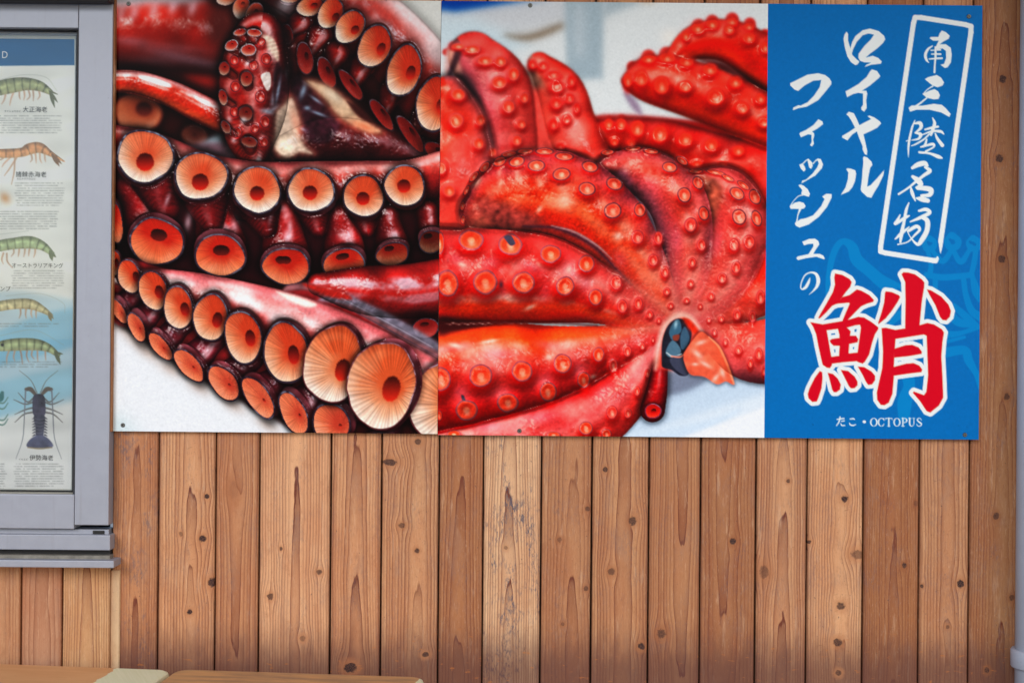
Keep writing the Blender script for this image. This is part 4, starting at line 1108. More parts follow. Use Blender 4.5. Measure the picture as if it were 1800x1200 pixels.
for i in range(16):
    glow(B, 786 + i * 5.2, 569 + 1.5 * math.sin(i * 2.1), 3, 1.2, (226, 206, 206), .2 + .5 * (i * 7 % 5) / 5)
B.c *= np.array((1.0, .90, .84)) ** np.clip(B.wet, 0, 1)[..., None]
grade(B, .5, 1.18)

# ---------- blue lettered part
Cc = Canvas(1344.9, 3, 1721.8, 765.2, PITCH)
C = Cc
C.c[:] = (0, 110, 186)
C.c *= (1 + .010 * C.noise(1.2, seed=3))[..., None]


def qa(p): return [(1340 + x / 3.913, y / 3.913) + tuple(r / 3.913 for r in rest) for x, y, *rest in p]
def qb(p): return [(1340 + x / 3.913, 280 + y / 3.913) + tuple(r / 3.913 for r in rest) for x, y, *rest in p]
def qc(p): return [(1340 + x / 3.913, 480 + y / 3.913) + tuple(r / 3.913 for r in rest) for x, y, *rest in p]


PALE = (0, 132, 202)
for st in (qb([(452, 930, 34), (456, 820, 40), (480, 680, 44), (520, 590, 44), (565, 565, 44), (620, 605, 70), (650, 690, 84), (740, 770, 80), (830, 850, 84), (900, 900, 60)]),
           qb([(790, 790, 30), (860, 830, 34), (960, 880, 30)]),
           qb([(1145, 545, 44), (1118, 575, 40), (1130, 612, 44), (1172, 610, 44), (1182, 570, 40), (1150, 545, 44)]),
           qb([(1300, 525, 50), (1272, 565, 44), (1290, 605, 46), (1335, 600, 46), (1348, 560, 44), (1305, 525, 50)]),
           qb([(1450, 545, 50), (1420, 575, 40), (1440, 612, 44), (1480, 610, 40), (1490, 570, 40), (1450, 545, 50)]),
           qb([(1135, 620, 30), (1160, 720, 34), (1150, 800, 40)]), qb([(1170, 630, 30), (1240, 700, 40), (1310, 615, 34)]), qb([(1310, 620, 30), (1365, 705, 40), (1425, 625, 30)]),
           qb([(1470, 620, 34), (1455, 720, 38), (1435, 800, 34)]), qb([(1130, 795, 40), (1250, 812, 44), (1440, 795, 40)]), qb([(1190, 810, 38), (1190, 920, 34)]),
           qb([(1385, 830, 36), (1400, 930, 40), (1440, 1040, 50), (1510, 1090, 60)]), qb([(1445, 800, 30), (1470, 900, 60), (1500, 960, 50)]),
           qb([(1320, 1010, 40), (1400, 1080, 50), (1470, 1140, 40)]),
           qc([(1200, 420, 60), (1310, 420, 44), (1390, 405, 30), (1480, 370, 40)]), qc([(1270, 470, 26), (1390, 440, 22)]), qc([(1260, 545, 70), (1390, 530, 60), (1420, 600, 60), (1470, 690, 40), (1500, 790, 30)]),
           qc([(880, 350, 30), (920, 300, 60), (980, 270, 40)]), qc([(1000, 700, 90), (1010, 780, 80), (980, 880, 100), (975, 980, 80)]), qc([(1240, 220, 60), (1340, 330, 60), (1440, 350, 50)])):
    brush(C, st, PALE, soft=1.5)
for x, y in ((1150, 578), (1302, 560), (1440, 575)):
    brush(C, qb([(x - 12, y - 8, 16), (x, y, 20), (x + 14, y, 14)]), (0, 110, 186))

INKW = (240, 243, 242)


def wpoly(pts): poly(C, pts, INKW, soft=1.0, smooth=False)
def wbr(pts): brush(C, pts, INKW, soft=1.0)


# left-hand and middle columns of brush letters
wpoly(qa([(580, 218), (590, 235), (590, 280), (605, 330), (620, 380), (650, 410), (668, 425), (655, 445), (640, 450), (610, 430), (585, 390), (568, 330), (558, 270), (565, 240)]))
wpoly(qa([(605, 335), (618, 290), (640, 250), (690, 210), (740, 198), (800, 215), (838, 248), (846, 272), (830, 298), (790, 335), (740, 372), (712, 397), (760, 385), (798, 400), (822, 424), (815, 440),
          (745, 448), (705, 462), (716, 447), (746, 433), (700, 430), (672, 420), (660, 398), (662, 372), (700, 320), (745, 275), (768, 240), (730, 232), (690, 245), (650, 290), (625, 340), (612, 385)]))
wpoly(qa([(755, 478), (790, 490), (804, 512), (812, 525), (800, 540), (740, 590), (688, 624), (716, 625), (722, 645), (715, 690), (718, 745), (700, 769), (682, 757), (680, 742), (693, 722), (692, 645), (660, 640), (625, 648), (583, 670), (572, 630), (600, 615), (660, 580), (718, 530), (742, 490)]))
wpoly(qa([(595, 769), (630, 780), (650, 820), (668, 862), (690, 850), (748, 820), (722, 800), (738, 796), (770, 808), (808, 835), (818, 850), (790, 880), (745, 903), (696, 925), (708, 975), (722, 1040), (720, 1068), (705, 1062), (690, 1030), (690, 1008), (666, 950), (650, 905), (620, 925), (585, 967), (548, 947), (550, 935), (590, 912), (638, 880), (612, 830), (592, 800), (578, 788)]))
wpoly(qb([(585, 62), (610, 65), (640, 76), (646, 100), (638, 150), (620, 192), (595, 222), (540, 245), (572, 195), (588, 140), (592, 92), (577, 70)]))
wpoly(qb([(700, -20), (722, -12), (752, 18), (757, 40), (742, 60), (730, 120), (722, 188), (745, 178), (790, 130), (838, 75), (832, 112), (800, 180), (772, 225), (750, 265), (722, 260), (684, 225), (676, 208), (684, 150), (690, 70), (695, 20), (692, -8)]))
wpoly(qa([(192, 573), (230, 555), (310, 515), (385, 505), (432, 517), (462, 540), (476, 565), (474, 582), (440, 625), (385, 690), (305, 735), (250, 745), (210, 760), (213, 742), (248, 725), (262, 728), (310, 705), (355, 660), (395, 600), (405, 552), (350, 557), (290, 590), (246, 627), (222, 618), (193, 590)]))
wpoly(qa([(385, 821), (414, 836), (418, 855), (380, 885), (342, 906), (356, 916), (357, 935), (350, 960), (355, 990), (342, 1008), (328, 1000), (340, 975), (338, 928), (315, 925), (265, 945), (255, 922), (262, 912), (300, 895), (350, 862), (370, 840)]))
wpoly(qb([(254, 38), (276, 28), (292, 50), (298, 72), (285, 86), (266, 66)]))
wpoly(qb([(308, 2), (320, -2), (345, 25), (346, 50), (335, 66), (322, 58), (316, 30)]))
wbr(qb([(280, 30, 8), (300, 10, 7), (316, 0, 6)]))
wpoly(qb([(378, -2), (402, -2), (418, 35), (410, 62), (365, 112), (315, 140), (268, 168), (275, 148), (300, 140), (345, 100), (378, 55), (388, 30)]))
wbr(qb([(350, 30, 8), (368, 10, 8), (385, 2, 14)]))
wpoly(qb([(248, 180), (262, 173), (285, 182), (312, 205), (328, 238), (320, 258), (298, 253), (268, 240), (274, 212), (258, 192)]))
wbr(qb([(285, 244, 8), (248, 255, 6), (215, 288, 5), (194, 322, 8)]))
wpoly(qb([(188, 326), (220, 300), (255, 291), (285, 300), (298, 322), (288, 338), (262, 344), (225, 341), (196, 342)]))
wbr(qb([(262, 338, 16), (246, 380, 8), (240, 415, 8), (234, 445, 16)]))
wpoly(qb([(224, 440), (262, 412), (300, 405), (350, 385), (405, 322), (428, 275), (412, 257), (440, 237), (478, 240), (476, 265), (445, 328), (390, 395), (320, 448), (255, 470), (232, 458)]))
wpoly(qb([(275, 567), (320, 548), (362, 545), (386, 562), (392, 585), (365, 625), (352, 650), (395, 650), (420, 662), (430, 682), (424, 688), (372, 670), (300, 680), (246, 693), (234, 682), (243, 668), (318, 652), (332, 630), (352, 598), (350, 580), (312, 584), (286, 592)]))
wbr(qb([(328, 815, 4), (318, 845, 18), (298, 880, 20), (274, 893, 10), (264, 878, 8), (272, 838, 8), (296, 795, 9), (335, 778, 11), (370, 790, 20), (385, 830, 26), (376, 872, 20), (350, 905, 10), (322, 930, 2)]))

# five characters in the white frame
wpoly(qa([(1235, 212), (1262, 222), (1290, 248), (1282, 268), (1245, 288), (1222, 306), (1262, 305), (1296, 330), (1303, 375), (1298, 430), (1275, 464), (1255, 470), (1225, 447), (1250, 440), (1265, 400), (1262, 352), (1240, 335), (1200, 345), (1190, 330), (1213, 282), (1175, 282), (1150, 265), (1160, 256), (1210, 256), (1220, 230)]))
for b_ in ([(1170, 318, 8), (1140, 340, 16), (1122, 378, 20), (1130, 415, 16), (1145, 432, 5)], [(1160, 348, 8), (1225, 345, 10)], [(1165, 374, 9), (1225, 374, 14)], [(1148, 408, 9), (1190, 404, 12), (1235, 402, 14)], [(1190, 325, 10), (1192, 380, 16), (1187, 440, 12), (1184, 498, 14)]):
    wbr(qa(b_))
wpoly(qa([(1118, 546), (1140, 532), (1200, 517), (1230, 535), (1250, 568), (1240, 590), (1205, 602), (1172, 590), (1148, 572)]))
wbr(qa([(1172, 594, 10), (1135, 618, 7), (1108, 648, 8)]))
wpoly(qa([(1102, 648), (1150, 624), (1185, 614), (1210, 630), (1222, 656), (1212, 682), (1180, 685), (1130, 674)]))
wbr(qa([(1130, 676, 10), (1085, 712, 12), (1050, 735, 12)]))
wpoly(qa([(1006, 742), (1028, 726), (1100, 728), (1180, 715), (1235, 722), (1262, 745), (1296, 785), (1286, 806), (1230, 775), (1150, 756), (1060, 756), (1016, 770)]))
for b_ in ([(1050, 828, 6), (1030, 880, 14), (1012, 960, 16), (1005, 1020, 14), (1005, 1082, 4)], [(1048, 850, 12), (1085, 848, 26), (1090, 880, 22), (1052, 915, 10)], [(1052, 915, 10), (1088, 925, 24), (1075, 955, 16), (1028, 965, 6)], [(990, 972, 6), (1015, 962, 8)],
           [(1172, 812, 8), (1185, 850, 22), (1170, 900, 22), (1160, 930, 14)], [(1120, 892, 12), (1165, 880, 18), (1208, 872, 16)], [(1095, 930, 8), (1165, 905, 14), (1225, 905, 20), (1247, 922, 10)],
           [(1150, 922, 12), (1110, 960, 12), (1060, 990, 12), (1025, 1005, 6)], [(1190, 920, 10), (1205, 955, 20), (1238, 1000, 26)], [(1130, 960, 12), (1118, 1000, 18), (1090, 1012, 10)], [(1100, 1010, 10), (1170, 992, 20), (1178, 1012, 12), (1125, 1042, 14)], [(1080, 1048, 16), (1150, 1056, 16), (1210, 1078, 26), (1235, 1088, 12)]):
    wbr(qa(b_))
for b_ in ([(1032, 60, 20), (1070, 38, 34), (1115, 28, 34), (1135, 45, 18)], [(1120, 55, 16), (1152, 80, 28), (1110, 112, 22), (1062, 150, 18), (1000, 200, 14), (938, 240, 14)], [(1035, 120, 22), (1075, 150, 40), (1090, 178, 30), (1060, 195, 16)],
           [(1020, 190, 10), (1032, 235, 24), (1052, 285, 10)], [(1070, 200, 24), (1120, 200, 34), (1160, 212, 36), (1150, 245, 30), (1095, 250, 18)], [(1062, 268, 14), (1100, 275, 36), (1138, 285, 30)]):
    wbr(qb(b_))
for b_ in ([(1008, 300, 8), (990, 350, 20), (975, 430, 20), (958, 510, 26), (950, 570, 14)], [(948, 382, 8), (935, 410, 18), (915, 442, 24)], [(925, 440, 20), (985, 400, 22), (1012, 388, 8)], [(915, 548, 10), (955, 512, 24), (1010, 465, 8)],
           [(1078, 355, 16), (1125, 345, 26), (1150, 368, 26), (1090, 400, 24), (1018, 430, 10)], [(1100, 398, 24), (1135, 425, 34), (1132, 490, 34), (1100, 550, 34), (1068, 585, 22), (1022, 540, 8), (996, 492, 8)], [(1008, 490, 22), (1060, 462, 26), (1082, 485, 20), (1045, 525, 14), (1000, 568, 9), (932, 586, 9)]):
    wbr(qb(b_))
# frame
corner = lambda ax, ay, bx, by, cx, cy, r: [(bx + (ax - bx) * r / math.hypot(ax - bx, ay - by), by + (ay - by) * r / math.hypot(ax - bx, ay - by)), (bx * .76 + .12 * (bx + (ax - bx) * r / math.hypot(ax - bx, ay - by)) + .12 * (bx + (cx - bx) * r / math.hypot(cx - bx, cy - by)), by * .76 + .12 * (by + (ay - by) * r / math.hypot(ax - bx, ay - by)) + .12 * (by + (cy - by) * r / math.hypot(cx - bx, cy - by))), (bx + (cx - bx) * r / math.hypot(cx - bx, cy - by), by + (cy - by) * r / math.hypot(cx - bx, cy - by))]
E = [(1644.5, 458.5), (1546.6, 443), (1607.5, 29.5), (1708.5, 45.5), (1653.6, 424)]
line = [E[0]] + corner(*E[0], *E[1], *E[2], 10) + corner(*E[1], *E[2], *E[3], 12) + corner(*E[2], *E[3], *E[4], 12) + [E[4]]
for p0, p1 in zip(line[:-1], line[1:]):
    brush(C, [(*p0, 8.8), (*p1, 8.8)], INKW)
brush(C, [(1653.8, 424, 8.6), (1653.6, 436, 5), (1653.2, 445, 1)], INKW)
brush(C, [(1640, 458, 8.6), (1647, 456, 6), (1648, 452, 3)], INKW)

# big red character with its white outline: union of traced strokes
W_ = C.win(1400, 465, 1690, 740)
Xw, Yw = C.X[W_], C.Y[W_]
sd = np.full(Xw.shape, 1e9)
for pl in ([(500, 2), (550, 12), (600, 40), (615, 62), (605, 95), (575, 130), (548, 168), (520, 207), (480, 225), (440, 270), (395, 312), (385, 308), (400, 278), (440, 210), (485, 130), (499, 80), (495, 30)],
           [(548, 165), (600, 150), (650, 112), (680, 120), (735, 150), (768, 185), (762, 198), (720, 210), (680, 228), (640, 268), (588, 322), (600, 330), (545, 342), (570, 280), (600, 212), (598, 203), (520, 210), (500, 215)],
           [(848, 125), (890, 130), (940, 152), (948, 165), (930, 200), (890, 260), (850, 310), (800, 350), (797, 340), (820, 270), (838, 200), (843, 140)],
           [(1132, 112), (1160, 118), (1230, 160), (1280, 215), (1298, 260), (1290, 300), (1265, 325), (1240, 322), (1222, 300), (1190, 220), (1150, 150)],
           [(958, 8), (970, -6), (1000, -5), (1050, 8), (1100, 45), (1115, 65), (1113, 100), (1098, 190), (1082, 355), (1080, 375), (982, 385), (985, 180), (982, 60)],
           [(820, 378), (850, 375), (915, 390), (980, 380), (1080, 358), (1135, 342), (1180, 352), (1235, 385), (1250, 408), (1240, 470), (1232, 570), (1240, 720), (1245, 855), (1215, 910), (1155, 958), (1130, 948), (1085, 880), (1035, 822), (1042, 813), (1112, 838), (1128, 815), (1140, 700), (1130, 430), (1110, 422), (917, 452), (910, 540), (905, 640), (905, 720), (895, 830), (870, 890), (840, 908), (815, 905), (790, 870), (787, 820), (800, 760), (825, 650), (830, 540), (824, 440)],
           [(905, 520), (985, 495), (1030, 492), (1075, 510), (1098, 540), (1095, 555), (1010, 570), (905, 581)],
           [(900, 645), (990, 622), (1040, 618), (1080, 635), (1100, 662), (1095, 680), (1010, 690), (900, 706)],
           [(395, 672), (412, 680), (415, 720), (408, 790), (385, 860), (375, 882), (345, 885), (318, 860), (312, 830), (325, 790), (360, 720)],
           [(450, 685), (485, 692), (520, 725), (540, 765), (535, 800), (510, 818), (492, 818), (480, 800), (465, 740)],
           [(540, 665), (590, 672), (635, 710), (655, 745), (655, 770), (635, 790), (610, 792), (595, 775), (570, 725)],
           [(657, 642), (700, 645), (750, 675), (776, 705), (776, 735), (755, 765), (728, 768), (712, 745), (690, 700)]):
    sd = np.minimum(sd, poly_field(Xw, Yw, [p[:2] for p in qc(pl)]))
outer = poly_field(Xw, Yw, qc([(330, 338), (350, 340), (415, 352), (545, 330), (600, 318), (660, 300), (700, 305), (750, 335), (798, 372), (798, 385), (775, 420), (755, 480), (735, 560), (705, 610), (690, 622), (660, 612), (650, 605), (560, 612), (480, 622), (478, 635), (465, 652), (445, 650), (415, 630), (405, 590), (385, 500), (370, 420), (350, 370)]))
h1 = poly_field(Xw, Yw, qc([(443, 393), (520, 383), (530, 425), (532, 500), (527, 568), (475, 575)]))
h2 = poly_field(Xw, Yw, qc([(583, 375), (640, 358), (672, 355), (678, 375), (655, 545), (594, 552), (600, 460), (608, 400)]))
bar = poly_field(Xw, Yw, qc([(463, 462), (480, 452), (530, 445), (600, 430), (645, 430), (660, 455), (655, 475), (600, 487), (530, 500), (490, 498), (470, 480)]))
boxd = np.maximum(outer, np.maximum(-h1, -h2))
sd = np.minimum(sd, np.minimum(boxd, bar))
C.put(W_, INKW, np.clip(.5 - (sd - 6.9) / C.px, 0, 1))
C.put(W_, (240, 200, 160), np.clip(.5 - (sd - .5) / C.px, 0, 1))
C.put(W_, (222, 2, 32), np.clip(.5 - (sd + .3) / C.px, 0, 1))
# weather specks near the lower edge
spk = np.clip(C.noise(1.4, seed=41) + .7 * C.noise(14, seed=42) - 2.6, 0, 1) * np.clip((C.Y - 730) / 30, 0, 1)
C.put((slice(0, C.h), slice(0, C.w)), (16, 60, 110), spk)

# small caption: kana drawn as strokes, capitals drawn with thick and thin strokes
def caption(c):
    def S(pts, off=(0, 0)):
        brush(c, [(1340 + (x + off[0]) / 3.913, 480 + (y + off[1]) / 3.913, r / 3.913) for x, y, r in pts], INKW, soft=1.0, n=6)
    # ta
    S([(515, 1005, 8), (545, 1000, 9), (562, 998, 8)]); S([(535, 988, 8), (528, 1020, 9), (510, 1048, 6)]); S([(545, 1018, 7), (564, 1014, 8)]); S([(540, 1034, 6), (548, 1046, 9), (566, 1046, 8)])
    # ko
    S([(604, 1002, 7), (625, 1000, 10), (634, 1004, 6)]); S([(600, 1030, 6), (606, 1042, 9), (625, 1046, 9), (642, 1040, 6)])
    S([(700, 1021, 20), (703, 1021, 20)])
    y0, y1 = 997, 1051
    ym = (y0 + y1) / 2

    def oval(cx, hw, a0, a1, thick=10, thin=4, y0=y0, y1=y1):
        pts = []
        for i in range(25):
            a = math.radians(a0 + (a1 - a0) * i / 24)
            pts.append((cx + hw * math.cos(a), (y0 + y1) / 2 + (y1 - y0) / 2 * math.sin(a), thin + (thick - thin) * abs(math.cos(a)) ** 1.5))
        S(pts)
    oval(767, 21, 0, 360)
    oval(819, 20, -52, -308); S([(836, 998, 5), (837, 1012, 4)]); S([(837, 1036, 4), (833, 1044, 4)])
    S([(849, y0, 5), (891, y0, 5)]); S([(870, y0, 10), (870, y1, 10)]); S([(861, y1, 4), (879, y1, 4)]); S([(849, y0, 4), (848, 1008, 4)]); S([(891, y0, 4), (892, 1008, 4)])
    oval(926, 20, 0, 360)
    S([(967, y0, 9), (967, y1, 9)]); S([(957, y1, 4), (978, y1, 4)]); S([(957, y0, 4), (968, y0, 4)]); oval(977, 17, -90, 90, 9, 4, y0, 1026); S([(967, y0, 4), (978, y0, 4)]); S([(967, 1026, 4), (978, 1026, 4)])
    S([(1014, y0, 10), (1014, 1035, 10), (1021, 1049, 7), (1033, 1049, 5), (1042, 1036, 5), (1042, y0, 5)]); S([(1005, y0, 4), (1024, y0, 4)]); S([(1034, y0, 4), (1050, y0, 4)])
    S([(x - 10, y, r) for x, y, r in ((1104, 1010, 4), (1098, 999, 5), (1086, 997, 6), (1076, 1008, 8), (1088, 1022, 10), (1104, 1034, 9), (1100, 1047, 7), (1086, 1051, 5), (1075, 1045, 5), (1073, 1036, 4))])


caption(C)

# ---------- wall chart behind the window glass
CH_D = -0.006
Dc = Canvas(-60, 76, 127.5, 866, PITCH)
D = Dc
t_ = np.clip((D.Y - 70) / 800, 0, 1)[..., None]
D.c[:] = np.array((252, 252, 244)) * (1 - t_) + np.array((252, 252, 252)) * t_
poly(D, [(-80, 500), (-20, 512), (40, 512), (150, 530), (150, 700), (60, 720), (-80, 742)], (196, 224, 238), soft=6, smooth=False)
poly(D, [(-80, 600), (0, 580), (70, 552), (150, 536), (150, 604), (60, 628), (-80, 660)], (140, 204, 234), soft=5, smooth=False)
poly(D, [(-80, 690), (40, 660), (150, 640), (150, 690), (60, 716), (0, 734), (-80, 740)], (164, 216, 238), soft=6, smooth=False)
ink = (92, 94, 96)
poly(D, [(-80, 60), (131, 60), (131, 115), (-80, 117)], (30, 92, 150), soft=1, smooth=False)
rt = np.random.default_rng(5)


def small_print(x0, x1, y, rows, step=4.3, dens=.75):
    for r in range(rows):
        x = x0 + rt.random() * 5
        xe = x1 - (rt.random() * 30 if r == rows - 1 else rt.random() * 3)
        while x < xe:
            l = 1.2 + rt.random() * 2.6
            if rt.random() < dens + .15:
                brush(D, [(x, y + r * step, 1.5), (x + l, y + r * step + .01, 1.5)], ink, soft=1.6, alpha=.22 + rt.random() * .28, n=1)
            x += l + .9


for a in ((-60, 108, 204, 2), (-60, 108, 212, 6), (26, 112, 322, 2), (26, 112, 331, 8), (-60, 100, 372, 8), (20, 112, 476, 8), (-60, 100, 569, 2), (-50, 105, 636, 3), (24, 110, 815, 10), (-60, 8, 815, 12)):
    small_print(*a)


def prawn(path, body, band, legs, tail, eye=None):
    sp = catmull(path, 8)
    for x, y, dx, dy in legs:
        kx = rt.normal() * 2.5
        brush(D, [(x, y, 3.2), (x + dx * .5 + kx * .5, y + dy * (.5 + .1 * rt.random()), 2.6), (x + dx - kx, y + dy * (.8 + .3 * rt.random()), 1)], np.array((206, 156, 122)) * (.9 + .2 * rt.random()), soft=1.6, alpha=.85)
    w = D.win(sp[:, 0].min() - 20, sp[:, 1].min() - 20, sp[:, 0].max() + 20, sp[:, 1].max() + 20)
    wv, sv, rv, q = tube_field(D.X[w], D.Y[w], sp)
    col = ramp(wv, [(-1, np.array(body) * .66), (-.6, np.array(body) * .9), (-.1, np.array(body) * 1.28), (.5, np.array(body) * 1.12), (1, np.array(band) * .9)])
    seg = .5 + .5 * np.cos(sv / 13.5 * 2 * math.pi)
    col *= (1 - .30 * seg ** 6 + .07 * D.noise(2.5, seed=4)[w])[..., None]
    D.put(w, col, np.clip((1 - q) * rv / D.px + .5, 0, 1))
    for (x0, y0, x1, y1, wd) in tail:
        brush(D, [(x0, y0, wd * .6), ((x0 + x1) / 2, (y0 + y1) / 2, wd), (x1, y1, 1)], np.array(body) * .62, soft=1.2)
    if eye:
        glow(D, eye[0], eye[1], 3, 3, (30, 30, 34), 1, 0, 4)


lg = lambda xs, y, d, l: [(x, y, d, l) for x in xs]
prawn([(-40, 165, 10), (0, 155, 13), (25, 150, 13), (48, 148, 11), (70, 152, 9), (88, 162, 5)], (156, 162, 112), (180, 170, 120), lg((34, 42, 50, 58, 68), 158, 1, 20) + [(10, 165, -6, 18), (24, 162, -8, 22)], [(88, 162, 96, 189, 6), (88, 162, 101, 180, 5), (86, 160, 101, 166, 3)])
prawn([(-30, 268, 6), (5, 270, 8), (38, 268, 8), (52, 262, 10), (70, 260, 9), (88, 270, 5), (113, 284, 1)], (206, 140, 88), (226, 170, 110), lg((54, 62, 70, 78), 268, 2, 20) + [(30, 276, -24, 34), (26, 276, -4, 44), (20, 275, -20, 20), (10, 272, -14, 12)], [(92, 272, 104, 292, 7), (94, 274, 108, 288, 5)])
prawn([(-40, 440, 9), (0, 432, 10), (25, 428, 10), (52, 426, 11), (74, 432, 8), (92, 446, 4)], (160, 178, 130), (186, 190, 140), lg((24, 34, 44, 52, 62), 437, -2, 14) + [(6, 445, -3, 20), (12, 446, 6, 24)], [(88, 442, 92, 458, 7), (90, 444, 98, 452, 5)])
glow(D, 9, 302 + 46, 8, 10, (226, 150, 80), .8, -40)
prawn([(-40, 548, 9), (0, 538, 9), (30, 534, 9), (55, 535, 9), (75, 544, 6), (90, 554, 3)], (186, 176, 132), (206, 180, 130), lg((36, 46, 56, 64), 542, -1, 16), [(86, 550, 90, 564, 6), (86, 550, 94, 560, 4)])
prawn([(-20, 612, 5), (10, 607, 10), (40, 605, 11), (66, 606, 10), (86, 612, 7), (102, 624, 4)], (150, 160, 112), (190, 180, 130), lg((48, 57, 66, 80), 614, 0, 20) + [(16, 616, -6, 22), (26, 616, -2, 20), (36, 616, 4, 22)], [(97, 618, 106, 640, 7), (99, 620, 110, 622, 4)], (4, 606))
for pth in ([(0, 140, .8), (40, 132, .8), (80, 136, .8), (100, 160, .8)], [(10, 520, .8), (70, 516, .8), (110, 532, .8), (114, 550, .6)], [(0, 590, .8), (60, 580, .8), (112, 606, .6)], [(0, 412, .7), (50, 406, .7)]):
    brush(D, pth, (150, 160, 150), soft=1.5, alpha=.5)
# spiny lobster seen from above
lob = (70, 66, 92)
for sx in (-1, 1):
    for (x0, y0, x1, y1, x2, y2) in ((8, 698, 20, 708, 36, 690), (9, 706, 24, 712, 44, 702), (9, 716, 24, 722, 42, 728), (9, 724, 26, 730, 42, 742)):
        brush(D, [(68 + sx * x0, y0, 3), (68 + sx * x1, y1 - 2, 2.4), (68 + sx * x2, y2, 1)], (104, 100, 96), soft=1.2)
    brush(D, [(68 + sx * 5, 694, 5), (68 + sx * 14, 684, 8), (68 + sx * 22, 684, 6)], (96, 82, 70), soft=1.3)
    brush(D, [(68 + sx * 23, 686, 2.6), (68 + sx * 25, 726, 2), (68 + sx * 28, 770, 1.3), (68 + sx * 40, 806, .6)], (120, 124, 136), soft=1.2)
    brush(D, [(68 + sx * 3, 690, 1.6), (68 + sx * 14, 668, 1.2), (68 + sx * 34, 651, .6)], (120, 118, 110), soft=1.2)
    for j in range(7):
        brush(D, [(70 + sx * 9, 734 + j * 5, 3), (70 + sx * 13, 736 + j * 5, 1)], (72, 70, 84), soft=1.2)
poly(D, [(60, 694), (76, 694), (80, 712), (78, 730), (60, 730), (57, 712)], lob, soft=1.5, mott=.22)
poly(D, [(60, 730), (78, 730), (78, 748), (75, 768), (64, 768), (62, 748)], (52, 52, 72), soft=1.5, mott=.25)
for j in range(6):
    brush(D, [(60, 735 + j * 6, 1), (70, 737 + j * 6, 1.4), (79, 735 + j * 6, 1)], (112, 112, 130), soft=1.3, alpha=.7)
poly(D, [(62, 766), (78, 766), (90, 776), (92, 785), (70, 787), (48, 785), (50, 775)], (72, 74, 104), soft=1.5, mott=.2)
brush(D, [(49, 786, 2), (70, 788, 2.4), (91, 786, 2)], (150, 130, 96), soft=1.3)
brush(D, [(-8, 694, 8), (0, 700, 12), (4, 690, 6)], (60, 120, 120), soft=1.5)
for y in (706, 716, 736, 744):
    brush(D, [(-8, y, 2.5), (6, y + 2, 2.5), (14, y - 8, 1.5)], (96, 140, 130), soft=1.3)
# creases of the paper
D.c *= (1 + .025 * D.noise(24, 8, seed=51) - .02 * np.abs(D.noise(40, 14, seed=52)))[..., None]
D.c = D.c * .88 + np.array((246, 250, 250)) * .12

# ------------------------------------------------------------------ the two sign boards
ca_, sa_ = math.cos(ROLL), math.sin(ROLL)


def WP(a, b, depth):
    """Wall-square millimetre coordinates (a right, b down, as in the canvases) to world."""
    s = (CAM_D - depth) / CAM_D
    return (CAM_X + (a - 900) / 1000 * s, -depth, CAM_Z + (600 - b) / 1000 * s)


def wbox(name, a0, a1, b0, b1, dfront, dback, mat, parent, bevel=0.0, seg=2):
    x0, _, z1 = WP(a0, b0, dfront)
    x1, _, z0 = WP(a1, b1, dfront)
    return box(name, x0, x1, -dfront, -dback, z0, z1, mat, parent, bevel, seg)


alu_board = plain('board_core', (206, 206, 202), 0.5, var=.05)
ink_m = print_mat('printed_vinyl', 0.36)
screw_m = plain('screw_steel', (120, 118, 112), 0.45, 0.8, .25, 300)
slot_m = plain('screw_slot', (36, 34, 32), 0.8)


def screw_parts(parent, u, v):
    x, y, z = P(u, v, PRINT_D)
    ox, oy, oz = parent.location
    bm = bmesh.new()
    bmesh.ops.create_cone(bm, cap_ends=True, segments=16, radius1=.0040, radius2=.0028, depth=.0018)
    bmesh.ops.rotate(bm, verts=bm.verts, cent=(0, 0, 0), matrix=__import__('mathutils').Matrix.Rotation(math.pi / 2, 3, 'X'))
    s_ = link('screw', bm_mesh(bm, 'screw'), screw_m, parent, (x - ox, y - .0011 - oy, z - oz))
    bm = bmesh.new()
    for r in (math.radians(35), math.radians(125)):
        b2 = bmesh.new()
        add_box(b2, -.0021, .0021, -.00025, .00025, -.0004, .0004)
        bmesh.ops.rotate(b2, verts=b2.verts, cent=(0, 0, 0), matrix=__import__('mathutils').Matrix.Rotation(r, 3, 'Y'))
        if r > 1.5:
            bmesh.ops.translate(b2, verts=b2.verts, vec=(0, -.0001, 0))
        me = bpy.data.meshes.new('t'); b2.to_mesh(me); b2.free(); bm.from_mesh(me); bpy.data.meshes.remove(me)
    link('slot', bm_mesh(bm, 'slot'), slot_m, s_, (0, -.0009, 0))


TOPB = 3
boardA = empty('photo_board', WP(485, 763.5, 0.0), 'printed photo board of glistening octopus arms with large orange suckers, beside the window', 'sign board')
wbox('backing_panel', 199, 770.2, TOPB, 763.5, PRINT_D - .0004, .0052, alu_board, boardA)
colour_sheet('photo_print', A, PRINT_D, ink_m, boardA)
for u, v in ((226, 7), (216, 747)):
    screw_parts(boardA, u, v)
boardB = empty('sign_board', WP(1245, 765, 0.0), 'octopus sign board with whole red octopus photo and blue lettered panel', 'sign board')
wbox('backing_panel', 770.9, 1721.8, TOPB, 765.2, PRINT_D - .0004, .0052, alu_board, boardB)
colour_sheet('photo_print', B, PRINT_D, ink_m, boardB)
colour_sheet('lettered_print', C, PRINT_D, ink_m, boardB)
for u, v in ((932, 10), (913, 757), (1703, 29.5), (1696, 764)):
    screw_parts(boardB, u, v)


